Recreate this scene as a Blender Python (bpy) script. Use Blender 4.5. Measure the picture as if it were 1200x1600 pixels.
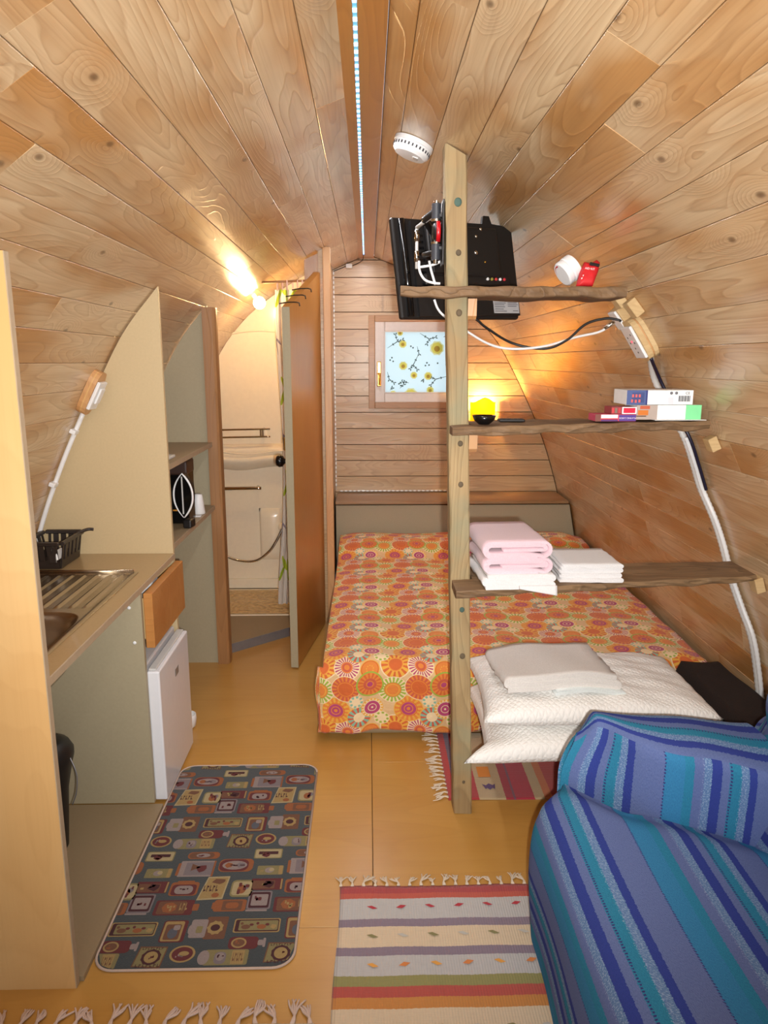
import bpy, bmesh, math, random
from mathutils import Vector, Matrix, Euler
for _o in list(bpy.data.objects): bpy.data.objects.remove(_o)
random.seed(7)
R = math.radians
SC = bpy.context.scene
COL = SC.collection

# ------------------------------------------------------------------ camera, world, exposure
cam_d = bpy.data.cameras.new('camera')
cam_d.sensor_fit = 'VERTICAL'; cam_d.sensor_height = 24.0; cam_d.lens = 24.0 * 1145 / 1600
cam_d.clip_start = 0.02
cam = bpy.data.objects.new('camera', cam_d); COL.objects.link(cam)
cam.location = (0, 0, 1.5); cam.rotation_euler = (R(90 - 11.6), 0, R(-1.25))
SC.camera = cam

w = bpy.data.worlds.new('sky'); SC.world = w; w.use_nodes = True
bg = w.node_tree.nodes['Background']
bg.inputs[0].default_value = (0.86, 0.93, 1.0, 1); bg.inputs[1].default_value = 1.15

SC.view_settings.view_transform = 'Standard'; SC.view_settings.look = 'None'
SC.view_settings.exposure = 0.2; SC.view_settings.gamma = 1.0
SC.view_settings.use_curve_mapping = False

def lamp(name, kind, loc, power, color, **kw):
    d = bpy.data.lights.new(name, kind); d.energy = power; d.color = color
    for k, v in kw.items(): setattr(d, k, v)
    o = bpy.data.objects.new(name, d); COL.objects.link(o); o.location = loc
    return o
# the camera's own flash, just right of and below the lens
fl = lamp('flash', 'SPOT', (0.045, 0.0, 1.465), 205, (1.0, 0.97, 0.93), spot_size=R(100), spot_blend=1.0, shadow_soft_size=0.012)
fl.rotation_euler = (R(90 - 3), 0, R(-1))


# ------------------------------------------------------------------ helpers
def s2l(c):
    c = c / 255.0
    return c / 12.92 if c <= 0.04045 else ((c + 0.055) / 1.055) ** 2.4
def rgb(r, g, b): return (s2l(r), s2l(g), s2l(b), 1.0)

class Mat:
    def __init__(self, name, color=(128, 128, 128), rough=0.5, metal=0.0, **kw):
        self.m = bpy.data.materials.new(name); self.m.use_nodes = True
        self.t = self.m.node_tree; self.b = self.t.nodes['Principled BSDF']
        self.set('Base Color', rgb(*color)); self.set('Roughness', rough); self.set('Metallic', metal)
        for k, v in kw.items(): self.set(k.replace('_', ' '), v)
    def set(self, k, v):
        if hasattr(v, 'is_output'): self.t.links.new(v, self.b.inputs[k])
        else: self.b.inputs[k].default_value = v
        return self
    def n(self, typ, ins=None, **props):
        nd = self.t.nodes.new('ShaderNode' + typ)
        for k, v in props.items(): setattr(nd, k, v)
        for k, v in (ins or {}).items():
            if hasattr(v, 'is_output'): self.t.links.new(v, nd.inputs[k])
            else: nd.inputs[k].default_value = v
        return nd
    def ma(self, op, a, b=0.0, c=0.0): return self.n('Math', {0: a, 1: b, 2: c}, operation=op).outputs[0]
    def vm(self, op, a, b=(0, 0, 0)): return self.n('VectorMath', {0: a, 1: b}, operation=op).outputs[0]
    def mix(self, f, a, b, blend='MIX'):
        nd = self.t.nodes.new('ShaderNodeMix'); nd.data_type = 'RGBA'; nd.blend_type = blend
        for sock, v in ((nd.inputs[0], f), (nd.inputs[6], a), (nd.inputs[7], b)):
            if hasattr(v, 'is_output'): self.t.links.new(v, sock)
            else: sock.default_value = v
        return nd.outputs[2]
    def ramp(self, f, stops, interp='LINEAR'):
        nd = self.n('ValToRGB', {0: f}); cr = nd.color_ramp; cr.interpolation = interp
        while len(cr.elements) < len(stops): cr.elements.new(0.5)
        for e, (p, c) in zip(cr.elements, stops):
            e.position = p; e.color = c if len(c) == 4 else rgb(*c)
        return nd.outputs[0]
    def noise(self, vec, scale, detail=2.0, rough=0.5, dist=0.0):
        return self.n('TexNoise', {'Vector': vec, 'Scale': scale, 'Detail': detail, 'Roughness': rough, 'Distortion': dist}).outputs[0]
    def obj(self): return self.n('TexCoord').outputs['Object']
    def gen(self): return self.n('TexCoord').outputs['Generated']
    def uv(self): return self.n('TexCoord').outputs['UV']
    def rnd(self): return self.n('ObjectInfo').outputs['Random']
    def bump(self, h, strength=0.2, dist=0.01):
        self.set('Normal', self.n('Bump', {'Height': h, 'Strength': strength, 'Distance': dist}).outputs[0]); return self

MC = {}
def plain(name, color, rough=0.5, metal=0.0, fleck=0.06, scale=40, bump=0.0, **kw):
    """Plain coloured surface with a faint mottled variation of its own."""
    if name in MC: return MC[name]
    M = Mat(name, color, rough, metal, **kw)
    nz = M.noise(M.obj(), scale, 3)
    k = 1 - fleck
    M.set('Base Color', M.mix(nz, rgb(*[c * k for c in color]), rgb(*[min(255, c * (1 + fleck)) for c in color])))
    if bump: M.bump(nz, bump, 0.004)
    MC[name] = M.m; return M.m

def wood(name, light, mid, dark, axis='X', rough=0.38, coat=0.25, contrast=1.0, knots=True, blotch=1.0, freq=1.0, gbump=0.10, stain=None):
    """Flat-sawn boards: contour-line grain bent round knots, varnish patches."""
    M = Mat(name, mid, rough)
    M.set('Coat Weight', coat); M.set('Coat Roughness', 0.22)
    r = M.rnd()
    v = M.obj()
    off = M.n('CombineXYZ', {0: M.ma('MULTIPLY', r, 37.0), 1: M.ma('MULTIPLY', r, 91.0), 2: M.ma('MULTIPLY', r, 53.0)}).outputs[0]
    v = M.vm('ADD', v, off)
    sc = {'X': (1.0, 8.0, 8.0), 'Y': (8.0, 1.0, 8.0), 'Z': (8.0, 8.0, 1.0)}[axis]
    vs = M.vm('MULTIPLY', v, sc)
    h = M.noise(vs, 0.85 * freq, 1.5, 0.45, 0.25)
    if knots:
        kv = M.vm('MULTIPLY', v, {'X': (1.0, 1.9, 1.9), 'Y': (1.9, 1.0, 1.9), 'Z': (1.9, 1.9, 1.0)}[axis])
        vo = M.n('TexVoronoi', {'Vector': kv, 'Scale': 1.75, 'Randomness': 1.0}, voronoi_dimensions='2D' if axis == 'X' else '3D').outputs['Distance']
        kn = M.ramp(vo, [(0.0, (1, 1, 1, 1)), (0.22, (0, 0, 0, 1))], 'EASE')
        h = M.ma('ADD', h, M.ma('MULTIPLY', kn, 0.22))
    ring = M.ma('FRACT', M.ma('MULTIPLY', h, 26.0))
    line = M.ramp(ring, [(0.0, (0, 0, 0, 1)), (0.72, (0.55, 0.55, 0.55, 1)), (0.9, (1, 1, 1, 1)), (1.0, (0.0, 0.0, 0.0, 1))])
    fib = M.noise(M.vm('MULTIPLY', v, {'X': (3, 160, 160), 'Y': (160, 3, 160), 'Z': (160, 160, 3)}[axis]), 1.0, 2)
    bl = M.noise(M.vm('MULTIPLY', v, {'X': (1.1, 3.0, 3.0), 'Y': (3.0, 1.1, 3.0), 'Z': (3.0, 3.0, 1.1)}[axis]), 1.6, 2.5, 0.55)
    blm = M.ramp(bl, [(0.40, (0, 0, 0, 1)), (0.62, (1, 1, 1, 1))])
    rb = M.ma('ADD', M.ma('MULTIPLY', blm, 0.75 * blotch), M.ma('MULTIPLY', M.ma('SUBTRACT', r, 0.5), 0.35 * blotch), 0.0)
    rb = M.n('Clamp', {0: rb}).outputs[0]
    c = M.mix(rb, rgb(*light), rgb(*mid))
    c = M.mix(M.ma('MULTIPLY', line, 0.42 * contrast), c, rgb(*dark))
    c = M.mix(M.ma('MULTIPLY', M.ramp(fib, [(0.45, (0, 0, 0, 1)), (0.8, (1, 1, 1, 1))]), 0.35 * contrast), c, rgb(*dark))
    if knots:
        core = M.ramp(vo, [(0.0, (1, 1, 1, 1)), (0.016, (0.8, 0.8, 0.8, 1)), (0.032, (0, 0, 0, 1))])
        c = M.mix(M.ma('MULTIPLY', core, 0.75), c, rgb(*[q * 0.55 for q in dark]))
    if stain:
        sn = M.noise(v, 5.0, 3, .6)
        c = M.mix(M.ma('MULTIPLY', M.ramp(sn, [(.45, (0, 0, 0, 1)), (.65, (1, 1, 1, 1))]), .5), c, rgb(*stain))
    M.set('Base Color', c)
    hh = M.ma('ADD', M.ma('MULTIPLY', line, 0.5), M.ma('MULTIPLY', bl, 3.0))
    M.bump(hh, gbump, 0.012)
    MC[name] = M.m; return M.m

# ---- bmesh builders
def BM(): return bmesh.new()
def xf(vs, mat):
    for v in vs: v.co = mat @ v.co
def box(bm, lo, hi, bev=0.0, seg=2, mat=None, mi=0):
    lo, hi = Vector(lo), Vector(hi)
    r = bmesh.ops.create_cube(bm, size=1.0); vs = r['verts']
    for v in vs: v.co = Vector([lo[i] + (v.co[i] + 0.5) * (hi[i] - lo[i]) for i in range(3)])
    fs = set(f for v in vs for f in v.link_faces)
    if bev > 0:
        es = list(set(e for v in vs for e in v.link_edges))
        rr = bmesh.ops.bevel(bm, geom=es, offset=bev, segments=seg, profile=0.5, affect='EDGES')
        vs = list(set(rr['verts']) | set(v for v in vs if v.is_valid))
        fs = set(f for v in vs for f in v.link_faces)
    for f in fs: f.material_index = mi
    if mat is not None: xf(vs, mat)
    return vs
def prism(bm, pts, axis, a, b, mi=0, mat=None):
    """Extrude a 2-D outline along an axis between a and b."""
    def mk(p, t):
        if axis == 'Y': return Vector((p[0], t, p[1]))
        if axis == 'X': return Vector((t, p[0], p[1]))
        return Vector((p[0], p[1], t))
    A = [bm.verts.new(mk(p, a)) for p in pts]; B = [bm.verts.new(mk(p, b)) for p in pts]
    n = len(pts); fs = [bm.faces.new(A), bm.faces.new(B[::-1])]
    for i in range(n): fs.append(bm.faces.new((A[i], B[i], B[(i + 1) % n], A[(i + 1) % n])))
    for f in fs: f.material_index = mi
    if mat is not None: xf(A + B, mat)
    return A + B
def lathe(bm, prof, seg=24, mat=None, cap=True, mi=0):
    rings = []
    for r, z in prof:
        rings.append([bm.verts.new((r * math.cos(2 * math.pi * i / seg), r * math.sin(2 * math.pi * i / seg), z)) for i in range(seg)])
    fs = []
    for a, b in zip(rings, rings[1:]):
        for i in range(seg): fs.append(bm.faces.new((a[i], a[(i + 1) % seg], b[(i + 1) % seg], b[i])))
    if cap: fs.append(bm.faces.new(rings[0][::-1])); fs.append(bm.faces.new(rings[-1]))
    for f in fs: f.material_index = mi; f.smooth = True
    vs = [v for r in rings for v in r]
    if mat is not None: xf(vs, mat)
    return vs
def crv(pts, n=8):
    pts = [Vector(p) for p in pts]; P = [pts[0]] + pts + [pts[-1]]; o = []
    for i in range(1, len(P) - 2):
        a, b, c, d = P[i - 1:i + 3]
        for k in range(n):
            t = k / n
            o.append(0.5 * ((2 * b) + (c - a) * t + (2 * a - 5 * b + 4 * c - d) * t * t + (3 * b - a - 3 * c + d) * t ** 3))
    o.append(pts[-1]); return o
def tube(bm, pts, r, seg=8, mi=0, rib=0.0, taper=None):
    pts = [Vector(p) for p in pts]; rings = []
    up = Vector((0.31, 0.2, 0.93)).normalized()
    for i, p in enumerate(pts):
        t = (pts[min(i + 1, len(pts) - 1)] - pts[max(i - 1, 0)]).normalized()
        a = t.cross(up)
        if a.length < 1e-4: a = t.cross(Vector((1, 0, 0)))
        a.normalize(); b = t.cross(a); up = a.cross(t)
        rr = r * (1 + (rib if i % 2 else -rib))
        if taper: rr *= taper(i / (len(pts) - 1))
        rings.append([bm.verts.new(p + a * rr * math.cos(2 * math.pi * k / seg) + b * rr * math.sin(2 * math.pi * k / seg)) for k in range(seg)])
    fs = []
    for A, B in zip(rings, rings[1:]):
        for k in range(seg): fs.append(bm.faces.new((A[k], A[(k + 1) % seg], B[(k + 1) % seg], B[k])))
    fs += [bm.faces.new(rings[0][::-1]), bm.faces.new(rings[-1])]
    for f in fs: f.material_index = mi; f.smooth = True
def grid(bm, nu, nv, fn, uvfn=None, mi=0, close=False):
    V = [[bm.verts.new(fn(i / nu, j / nv)) for j in range(nv + 1)] for i in range(nu + 1)]
    uvl = bm.loops.layers.uv.verify() if uvfn else None
    for i in range(nu):
        for j in range(nv):
            f = bm.faces.new((V[i][j], V[i + 1][j], V[i + 1][j + 1], V[i][j + 1])); f.smooth = True; f.material_index = mi
            if uvl:
                for lp, (a, b) in zip(f.loops, ((i, j), (i + 1, j), (i + 1, j + 1), (i, j + 1))): lp[uvl].uv = uvfn(a / nu, b / nv)
    return V
def worldloc(o):
    m = Matrix.Identity(4)
    while o: m = Matrix.LocRotScale(o.location, o.rotation_euler, o.scale) @ m if o.rotation_mode != 'QUATERNION' else m; o = o.parent
    return m
def put(name, bm, mat, parent=None, smooth=None, loc=None, label=None, kind=None, recalc=True):
    """Link a bmesh given in world coordinates as one mesh object, its origin at the parent's (or at loc)."""
    if recalc: bmesh.ops.recalc_face_normals(bm, faces=bm.faces[:])
    if parent is not None: bm.transform(worldloc(parent).inverted())
    elif loc is not None: bm.transform(Matrix.Translation(-Vector(loc)))
    me = bpy.data.meshes.new(name); bm.to_mesh(me); bm.free()
    if smooth is not None:
        for p in me.polygons: p.use_smooth = smooth
    for m in (mat if isinstance(mat, (list, tuple)) else [mat]): me.materials.append(m)
    o = bpy.data.objects.new(name, me); COL.objects.link(o)
    if parent is not None: o.parent = parent
    elif loc is not None: o.location = loc
    if label: o['label'] = label
    if kind: o['kind'] = kind
    return o
def auto_smooth(o, ang=40):
    me = o.data
    for p in me.polygons: p.use_smooth = True
    me.set_sharp_from_angle(angle=R(ang)); return o
def tag(o, label, cat, group=None, kind=None):
    o['label'] = label; o['category'] = cat
    if group: o['group'] = group
    if kind: o['kind'] = kind
    return o
def thing(name, label, cat, loc=(0, 0, 0), group=None, kind=None):
    o = bpy.data.objects.new(name, None); COL.objects.link(o); o.location = loc; o.empty_display_size = 0.1
    return tag(o, label, cat, group, kind)
def text(body, size, mat, M4, parent=None, name='lettering', align='CENTER', ext=0.0002):
    cu = bpy.data.curves.new('t', 'FONT'); cu.body = body; cu.size = size; cu.align_x = align; cu.align_y = 'CENTER'; cu.extrude = ext
    to = bpy.data.objects.new('t', cu); COL.objects.link(to)
    bpy.context.view_layer.update()
    me = bpy.data.meshes.new_from_object(to.evaluated_get(bpy.context.evaluated_depsgraph_get()))
    bpy.data.objects.remove(to)
    me.materials.clear(); me.materials.append(mat); me.name = name
    if parent is not None: M4 = worldloc(parent).inverted() @ M4
    me.transform(M4)
    o = bpy.data.objects.new(name, me); COL.objects.link(o)
    if parent is not None: o.parent = parent
    return o
FACE_CAM = Matrix.Rotation(R(90), 4, 'X')          # text that reads from -Y
def frame(x, y, z, o):
    return Matrix(((x[0], y[0], z[0], o[0]), (x[1], y[1], z[1], o[1]), (x[2], y[2], z[2], o[2]), (0, 0, 0, 1)))

# ------------------------------------------------------------------ the vault's cross-section
PR = [(0, 2.185), (.05, 2.168), (.25, 2.085), (.5, 1.945), (.68, 1.82), (.775, 1.735), (.88, 1.608), (.96, 1.472), (1.04, 1.32), (1.14, 1.115), (1.235, .88), (1.325, .58), (1.38, .3), (1.41, 0)]
CX = 0.01
DP = [(p.x, p.y) for p in crv([(a, b, 0) for a, b in PR], 12)]
SP = [0.0]
for _a, _b in zip(DP, DP[1:]): SP.append(SP[-1] + math.hypot(_b[0] - _a[0], _b[1] - _a[1]))
def ps(s):
    s = max(0, min(SP[-1], s))
    for i in range(len(SP) - 1):
        if SP[i + 1] >= s:
            t = (s - SP[i]) / (SP[i + 1] - SP[i])
            return (DP[i][0] + t * (DP[i + 1][0] - DP[i][0]), DP[i][1] + t * (DP[i + 1][1] - DP[i][1]))
def wz(z):
    for (x0, z0), (x1, z1) in zip(DP, DP[1:]):
        if z1 <= z <= z0: return x0 + (z0 - z) / (z0 - z1 + 1e-9) * (x1 - x0)
    return DP[-1][0] if z < 0 else 0.0
def zw(wd):
    for (x0, z0), (x1, z1) in zip(DP, DP[1:]):
        if x0 <= wd <= x1: return z0 + (wd - x0) / (x1 - x0 + 1e-9) * (z1 - z0)
    return 0.0
def rib(xr, z0, side, gap=0.004, ztop=None):
    """Outline (x,z) of an upright panel that fits the vault from x = xr outwards."""
    wr = abs(xr - CX); zt = zw(wr)
    pts = [(xr, z0), (xr, zt - gap)]
    k = 40
    for i in range(1, k + 1):
        z = zt + (z0 - zt) * i / k
        pts.append((CX + side * (wz(z) - gap), max(z - (gap if i < k else 0), z0)))
    return pts

# ------------------------------------------------------------------ materials
PINE = wood('varnished_pine_boards', (212, 186, 148), (184, 134, 78), (138, 92, 48), 'X', rough=0.30, coat=0.5, contrast=0.85, blotch=1.25, gbump=0.14)
PINEB = wood('varnished_pine_end_boards', (204, 172, 130), (184, 140, 90), (138, 96, 56), 'X', rough=0.36, coat=0.2, contrast=0.8, blotch=0.7)
RIDGE = wood('amber_varnished_ridge_board', (186, 128, 64), (176, 112, 46), (128, 74, 26), 'Y', rough=0.35, coat=0.3, contrast=0.5, freq=0.6, blotch=0.5)
POSTW = wood('weathered_grey_green_timber', (176, 150, 108), (150, 124, 84), (112, 88, 58), 'Z', rough=0.75, coat=0.0, contrast=0.9, freq=0.8, gbump=0.3, stain=(124, 132, 108))
SHELFW = wood('rough_brown_shelf_timber', (144, 114, 80), (112, 84, 57), (70, 52, 36), 'X', rough=0.7, coat=0.0, contrast=1.0, freq=0.9, gbump=0.35)
FLOORW = wood('amber_plywood_floor', (194, 146, 74), (182, 131, 58), (156, 106, 44), 'X', rough=0.30, coat=0.25, contrast=0.30, knots=False, freq=0.4, blotch=0.6, gbump=0.03)
BIRCH = wood('birch_plywood', (216, 177, 120), (206, 158, 96), (174, 124, 68), 'Z', rough=0.45, coat=0.1, contrast=0.25, knots=False, freq=0.45, blotch=0.7, gbump=0.03)
DOORW = wood('amber_door_veneer', (184, 126, 58), (172, 112, 44), (138, 86, 30), 'Z', rough=0.36, coat=0.3, contrast=0.25, knots=False, freq=0.5, blotch=0.6, gbump=0.03)
JAMBW = wood('brown_moulded_pine', (166, 120, 76), (148, 102, 60), (106, 68, 36), 'Z', rough=0.4, coat=0.25, contrast=0.5, freq=0.6)
DRAWW = wood('orange_plywood', (192, 134, 74), (178, 116, 56), (138, 86, 38), 'X', rough=0.4, coat=0.25, contrast=0.35, knots=False, freq=0.5)
TRIMW = wood('light_pine_trim', (206, 158, 106), (194, 138, 84), (150, 98, 52), 'Z', rough=0.45, coat=0.15, contrast=0.5, freq=0.6)
LEDGEW = wood('brown_plywood_ledge', (160, 124, 84), (146, 108, 68), (112, 78, 44), 'X', rough=0.4, coat=0.2, contrast=0.3, knots=False)
BLOCKW = wood('raw_pine_block', (214, 186, 138), (204, 170, 118), (166, 128, 80), 'X', rough=0.6, coat=0.0, contrast=0.6, knots=False)
LAMG = plain('grey_beige_laminate', (166, 154, 126), 0.55, fleck=0.03, scale=120)
LAMG_LIT = plain('grey_beige_laminate_lit', (198, 176, 136), 0.45, fleck=0.03, scale=120)  # same laminate as the grey panels, with its lit tone put into the colour
LAMT = plain('worktop_laminate', (168, 140, 98), 0.22, fleck=0.04, scale=150, Coat_Weight=0.2)
LAMF = plain('brown_grey_laminate', (150, 130, 100), 0.5, fleck=0.03, scale=120)
WTRIM = wood('brown_window_trim', (184, 140, 94), (168, 120, 76), (124, 80, 46), 'X', rough=0.45, coat=0.15, contrast=0.5, knots=False)
EDGE = plain('worktop_edge_strip', (170, 150, 124), 0.5)
DARKGAP = plain('dark_backing', (96, 66, 40), 0.9)
IVORY = plain('ivory_moulded_plastic', (244, 230, 204), 0.22, fleck=0.02, Coat_Weight=0.3)
TRAY = Mat('pebbled_tray', (206, 172, 112), 0.3)
_v = TRAY.n('TexVoronoi', {'Vector': TRAY.obj(), 'Scale': 42.0})
TRAY.set('Base Color', TRAY.mix(_v.outputs['Distance'], rgb(232, 204, 150), rgb(202, 166, 108))); TRAY.bump(_v.outputs['Distance'], 0.8, 0.01); TRAY = TRAY.m
CHROME = plain('chrome', (205, 200, 190), 0.14, 1.0, fleck=0.02)
STEEL = plain('brushed_stainless_steel', (180, 168, 150), 0.27, 1.0, fleck=0.06, scale=25)
BRASS = plain('polished_brass', (214, 168, 76), 0.18, 1.0, fleck=0.03)
BLACKP = plain('black_plastic', (24, 22, 22), 0.42, fleck=0.15, scale=200)
BLACKG = plain('glossy_black_plastic', (12, 12, 13), 0.15, fleck=0.1)
DGREY = plain('dark_grey_rubber', (60, 60, 66), 0.5)
RACKP = plain('black_rack_plastic', (44, 36, 32), 0.38, fleck=0.1)
WHITEP = plain('white_plastic', (232, 232, 232), 0.35, fleck=0.02)
GREYP = plain('grey_white_plastic', (202, 200, 196), 0.45, fleck=0.03)
FRIDGEW = plain('white_enamel', (228, 228, 232), 0.25, fleck=0.015, Coat_Weight=0.3)
REDP = plain('red_plastic', (186, 14, 26), 0.3, fleck=0.05)
REDF = plain('red_nylon', (196, 26, 32), 0.6, fleck=0.12, scale=60, bump=0.2)
BROWNF = plain('dark_brown_cloth', (34, 20, 14), 1.0, fleck=0.15, scale=160, bump=0.3)
METALG = plain('grey_metal_strip', (148, 148, 152), 0.45, 0.6)
COL_ = {}
def ink(r, g, b, rough=0.6):
    k = 'ink_%d_%d_%d' % (r, g, b)
    return plain(k, (r, g, b), rough, fleck=0.03)

def weave(name, color, rough=0.95, scale=420, b=0.35):
    M = Mat(name, color, rough); M.set('Sheen Weight', 0.25)
    o = M.obj(); n1 = M.noise(o, scale, 2); n2 = M.noise(o, 9, 2)
    c = M.mix(n1, rgb(*[q * 0.9 for q in color]), rgb(*[min(255, q * 1.06) for q in color]))
    M.set('Base Color', M.mix(M.ma('MULTIPLY', n2, 0.25), c, rgb(*[q * 0.92 for q in color])))
    M.bump(n1, b, 0.003); return M.m
TERRYP = weave('pink_terry', (222, 192, 200)); TERRYW = weave('white_terry', (222, 219, 218))
LINEN = weave('white_cotton_sheet', (226, 220, 214), scale=240, b=0.15); LINENB = weave('pale_blue_white_cotton', (226, 232, 230), scale=240, b=0.15)
def quilted():
    M = Mat('white_quilted_cotton', (244, 241, 236), 0.9); M.set('Sheen Weight', 0.2)
    u = M.vm('MULTIPLY', M.uv(), (150, 150, 0)); s = M.n('SeparateXYZ', {0: u})
    wb = M.ma('MULTIPLY', M.noise(M.uv(), 22, 2), 5.0)
    a = M.ma('ABSOLUTE', M.ma('SINE', M.ma('ADD', M.ma('ADD', s.outputs[0], s.outputs[1]), wb))); b = M.ma('ABSOLUTE', M.ma('SINE', M.ma('SUBTRACT', s.outputs[0], M.ma('ADD', s.outputs[1], wb))))
    h = M.ma('ADD', M.ma('MINIMUM', a, b), M.ma('MULTIPLY', M.noise(M.uv(), 70, 3), 1.2))
    M.bump(h, 0.45, 0.004); return M.m
QUILT = quilted()

# bedspread print: a 29 cm repeat of ringed medallions
def bedspread_mat():
    M = Mat('medallion_print_bedspread', (226, 196, 150), 0.85); M.set('Sheen Weight', 0.15)
    uv = M.vm('MULTIPLY', M.uv(), (1 / .29, 1 / .29, 0))
    base = M.mix(M.noise(M.uv(), 45, 3), rgb(230, 196, 148), rgb(214, 172, 120))
    cream, org, dor, yel, mag, gre, red, teal = (240, 214, 170), (226, 134, 58), (212, 104, 48), (232, 172, 66), (182, 70, 112), (158, 178, 66), (204, 94, 66), (140, 184, 160)
    S = [  # cx, cy, r, petals, ring colours out from the centre, petal colours
        (.12, .12, .20, 14, [(0, dor), (.40, org), (.46, yel), (.92, cream)], (.5, .92, yel, dor)),
        (.46, .10, .165, 22, [(0, org), (.2, red), (.36, org), (.44, cream), (.93, cream)], (.44, .93, cream, mag)),
        (.77, .05, .125, 9, [(0, org), (.8, dor), (.9, yel)], (.3, .4, org, yel)),
        (.30, .43, .19, 16, [(0, org), (.12, mag), (.26, org), (.32, mag), (.5, org), (.56, dor), (.93, yel)], (.6, .92, org, yel)),
        (.62, .33, .16, 12, [(0, cream), (.5, cream), (.92, yel)], (.45, .92, teal, red)),
        (.80, .45, .14, 18, [(0, cream), (.1, mag), (.34, cream), (.4, mag), (.7, cream), (.78, yel)], (.8, .95, yel, cream)),
        (.08, .74, .19, 20, [(0, org), (.4, yel), (.46, org), (.56, gre), (.94, cream)], (.6, .95, gre, cream)),
        (.44, .78, .185, 18, [(0, dor), (.5, org), (.56, dor), (.62, red), (.94, cream)], (.62, .94, red, org)),
        (.77, .83, .175, 16, [(0, mag), (.2, org), (.28, red), (.48, org), (.88, gre)], (.5, .86, org, dor)),
        (.93, .27, .10, 8, [(0, cream), (.6, gre), (.9, cream)], (.6, .9, gre, cream)),
        (.58, .58, .09, 8, [(0, cream), (.6, gre), (.95, cream)], (.6, .95, teal, cream)),
    ]
    c = base
    for cx, cy, r, npet, rings, (p0, p1, ca, cb) in S:
        d = M.vm('SUBTRACT', uv, (cx - .5, cy - .5, 0)); d = M.vm('FRACTION', d); d = M.vm('SUBTRACT', d, (.5, .5, 0))
        sp = M.n('SeparateXYZ', {0: d})
        L = M.ma('DIVIDE', M.n('VectorMath', {0: d}, operation='LENGTH').outputs['Value'], r * 1.08)
        an = M.ma('ARCTAN2', sp.outputs[1], sp.outputs[0])
        pet = M.ma('GREATER_THAN', M.ma('SINE', M.ma('MULTIPLY', an, npet)), 0.1)
        col = M.ramp(L, rings, 'CONSTANT')
        inr = M.ma('MULTIPLY', M.ma('GREATER_THAN', L, p0), M.ma('LESS_THAN', L, p1))
        col = M.mix(inr, col, M.mix(pet, rgb(*ca), rgb(*cb)))
        c = M.mix(M.ma('LESS_THAN', L, 1.0), c, col)
    M.set('Base Color', c)
    M.bump(M.ma('ADD', M.noise(M.uv(), 55, 3), M.noise(M.uv(), 14, 2)), 0.35, 0.008)
    return M.m
SPREAD = bedspread_mat()

def sofa_mat():
    M = Mat('blue_striped_woven_cover', (70, 110, 170), 1.0); M.set('Specular IOR Level', 0.1)
    uv = M.uv(); sp = M.n('SeparateXYZ', {0: uv})
    wob = M.ma('MULTIPLY', M.ma('SUBTRACT', M.noise(uv, 260, 1), 0.5), 0.006)
    t = M.ma('FRACT', M.ma('DIVIDE', M.ma('ADD', sp.outputs[0], wob), 0.25))
    nav, mau, tea, tea2, spk = (54, 66, 140), (100, 114, 160), (58, 128, 170), (50, 128, 158), (98, 128, 168)
    c = M.ramp(t, [(0, nav), (.085, mau), (.15, tea2), (.25, spk), (.31, nav), (.375, mau), (.60, tea), (.76, tea2), (.84, mau), (.93, spk)], 'CONSTANT')
    # white weft flecks in the speckled bands, pin stripes beside them
    fl = M.noise(M.vm('MULTIPLY', uv, (260, 420, 0)), 1.0, 1)
    band = M.ma('ADD', M.ma('MULTIPLY', M.ma('GREATER_THAN', t, .24), M.ma('LESS_THAN', t, .31)), M.ma('GREATER_THAN', t, .92))
    c = M.mix(M.ma('MULTIPLY', band, M.ma('MULTIPLY', M.ma('GREATER_THAN', fl, 0.56), .38)), c, rgb(184, 200, 224))
    pin = M.ma('ADD', M.ma('LESS_THAN', M.ma('ABSOLUTE', M.ma('SUBTRACT', t, .605)), .006), M.ma('LESS_THAN', M.ma('ABSOLUTE', M.ma('SUBTRACT', t, .165)), .008))
    dash = M.ma('GREATER_THAN', M.ma('SINE', M.ma('MULTIPLY', sp.outputs[1], 900)), -0.1)
    c = M.mix(M.ma('MULTIPLY', pin, dash), c, rgb(62, 56, 110))
    nz = M.noise(M.vm('MULTIPLY', uv, (700, 220, 0)), 1, 2)
    c = M.mix(M.ma('MULTIPLY', M.ramp(nz, [(.4, (0, 0, 0, 1)), (.75, (1, 1, 1, 1))]), .35), c, rgb(38, 62, 120))
    M.set('Base Color', c); M.bump(nz, 0.5, 0.004); return M.m
SOFA = sofa_mat()

def striped(name, stops, axis, lo, hi, streak=0.12):
    """Woven stripes across a rug; stops are (metres from lo, colour)."""
    M = Mat(name, (200, 180, 150), 0.95); M.set('Sheen Weight', 0.2)
    sp = M.n('SeparateXYZ', {0: M.n('NewGeometry').outputs['Position']})
    p = sp.outputs[axis]
    wob = M.ma('MULTIPLY', M.ma('SUBTRACT', M.noise(M.obj(), 160, 1), .5), .004)
    t = M.ma('DIVIDE', M.ma('SUBTRACT', M.ma('ADD', p, wob), lo), hi - lo)
    c = M.ramp(t, [((a - lo) / (hi - lo), q) for a, q in stops], 'CONSTANT')
    vec = M.vm('MULTIPLY', M.obj(), (30, 500, 1) if axis == 1 else (500, 30, 1))
    nz = M.noise(vec, 1, 2)
    c = M.mix(M.ma('MULTIPLY', nz, streak * 2), c, rgb(120, 104, 100))
    M.set('Base Color', c)
    rib = M.ma('SINE', M.ma('MULTIPLY', sp.outputs[1 - axis], 900))
    M.bump(M.ma('ADD', nz, M.ma('MULTIPLY', rib, .4)), 0.4, 0.003); return M.m

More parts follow.
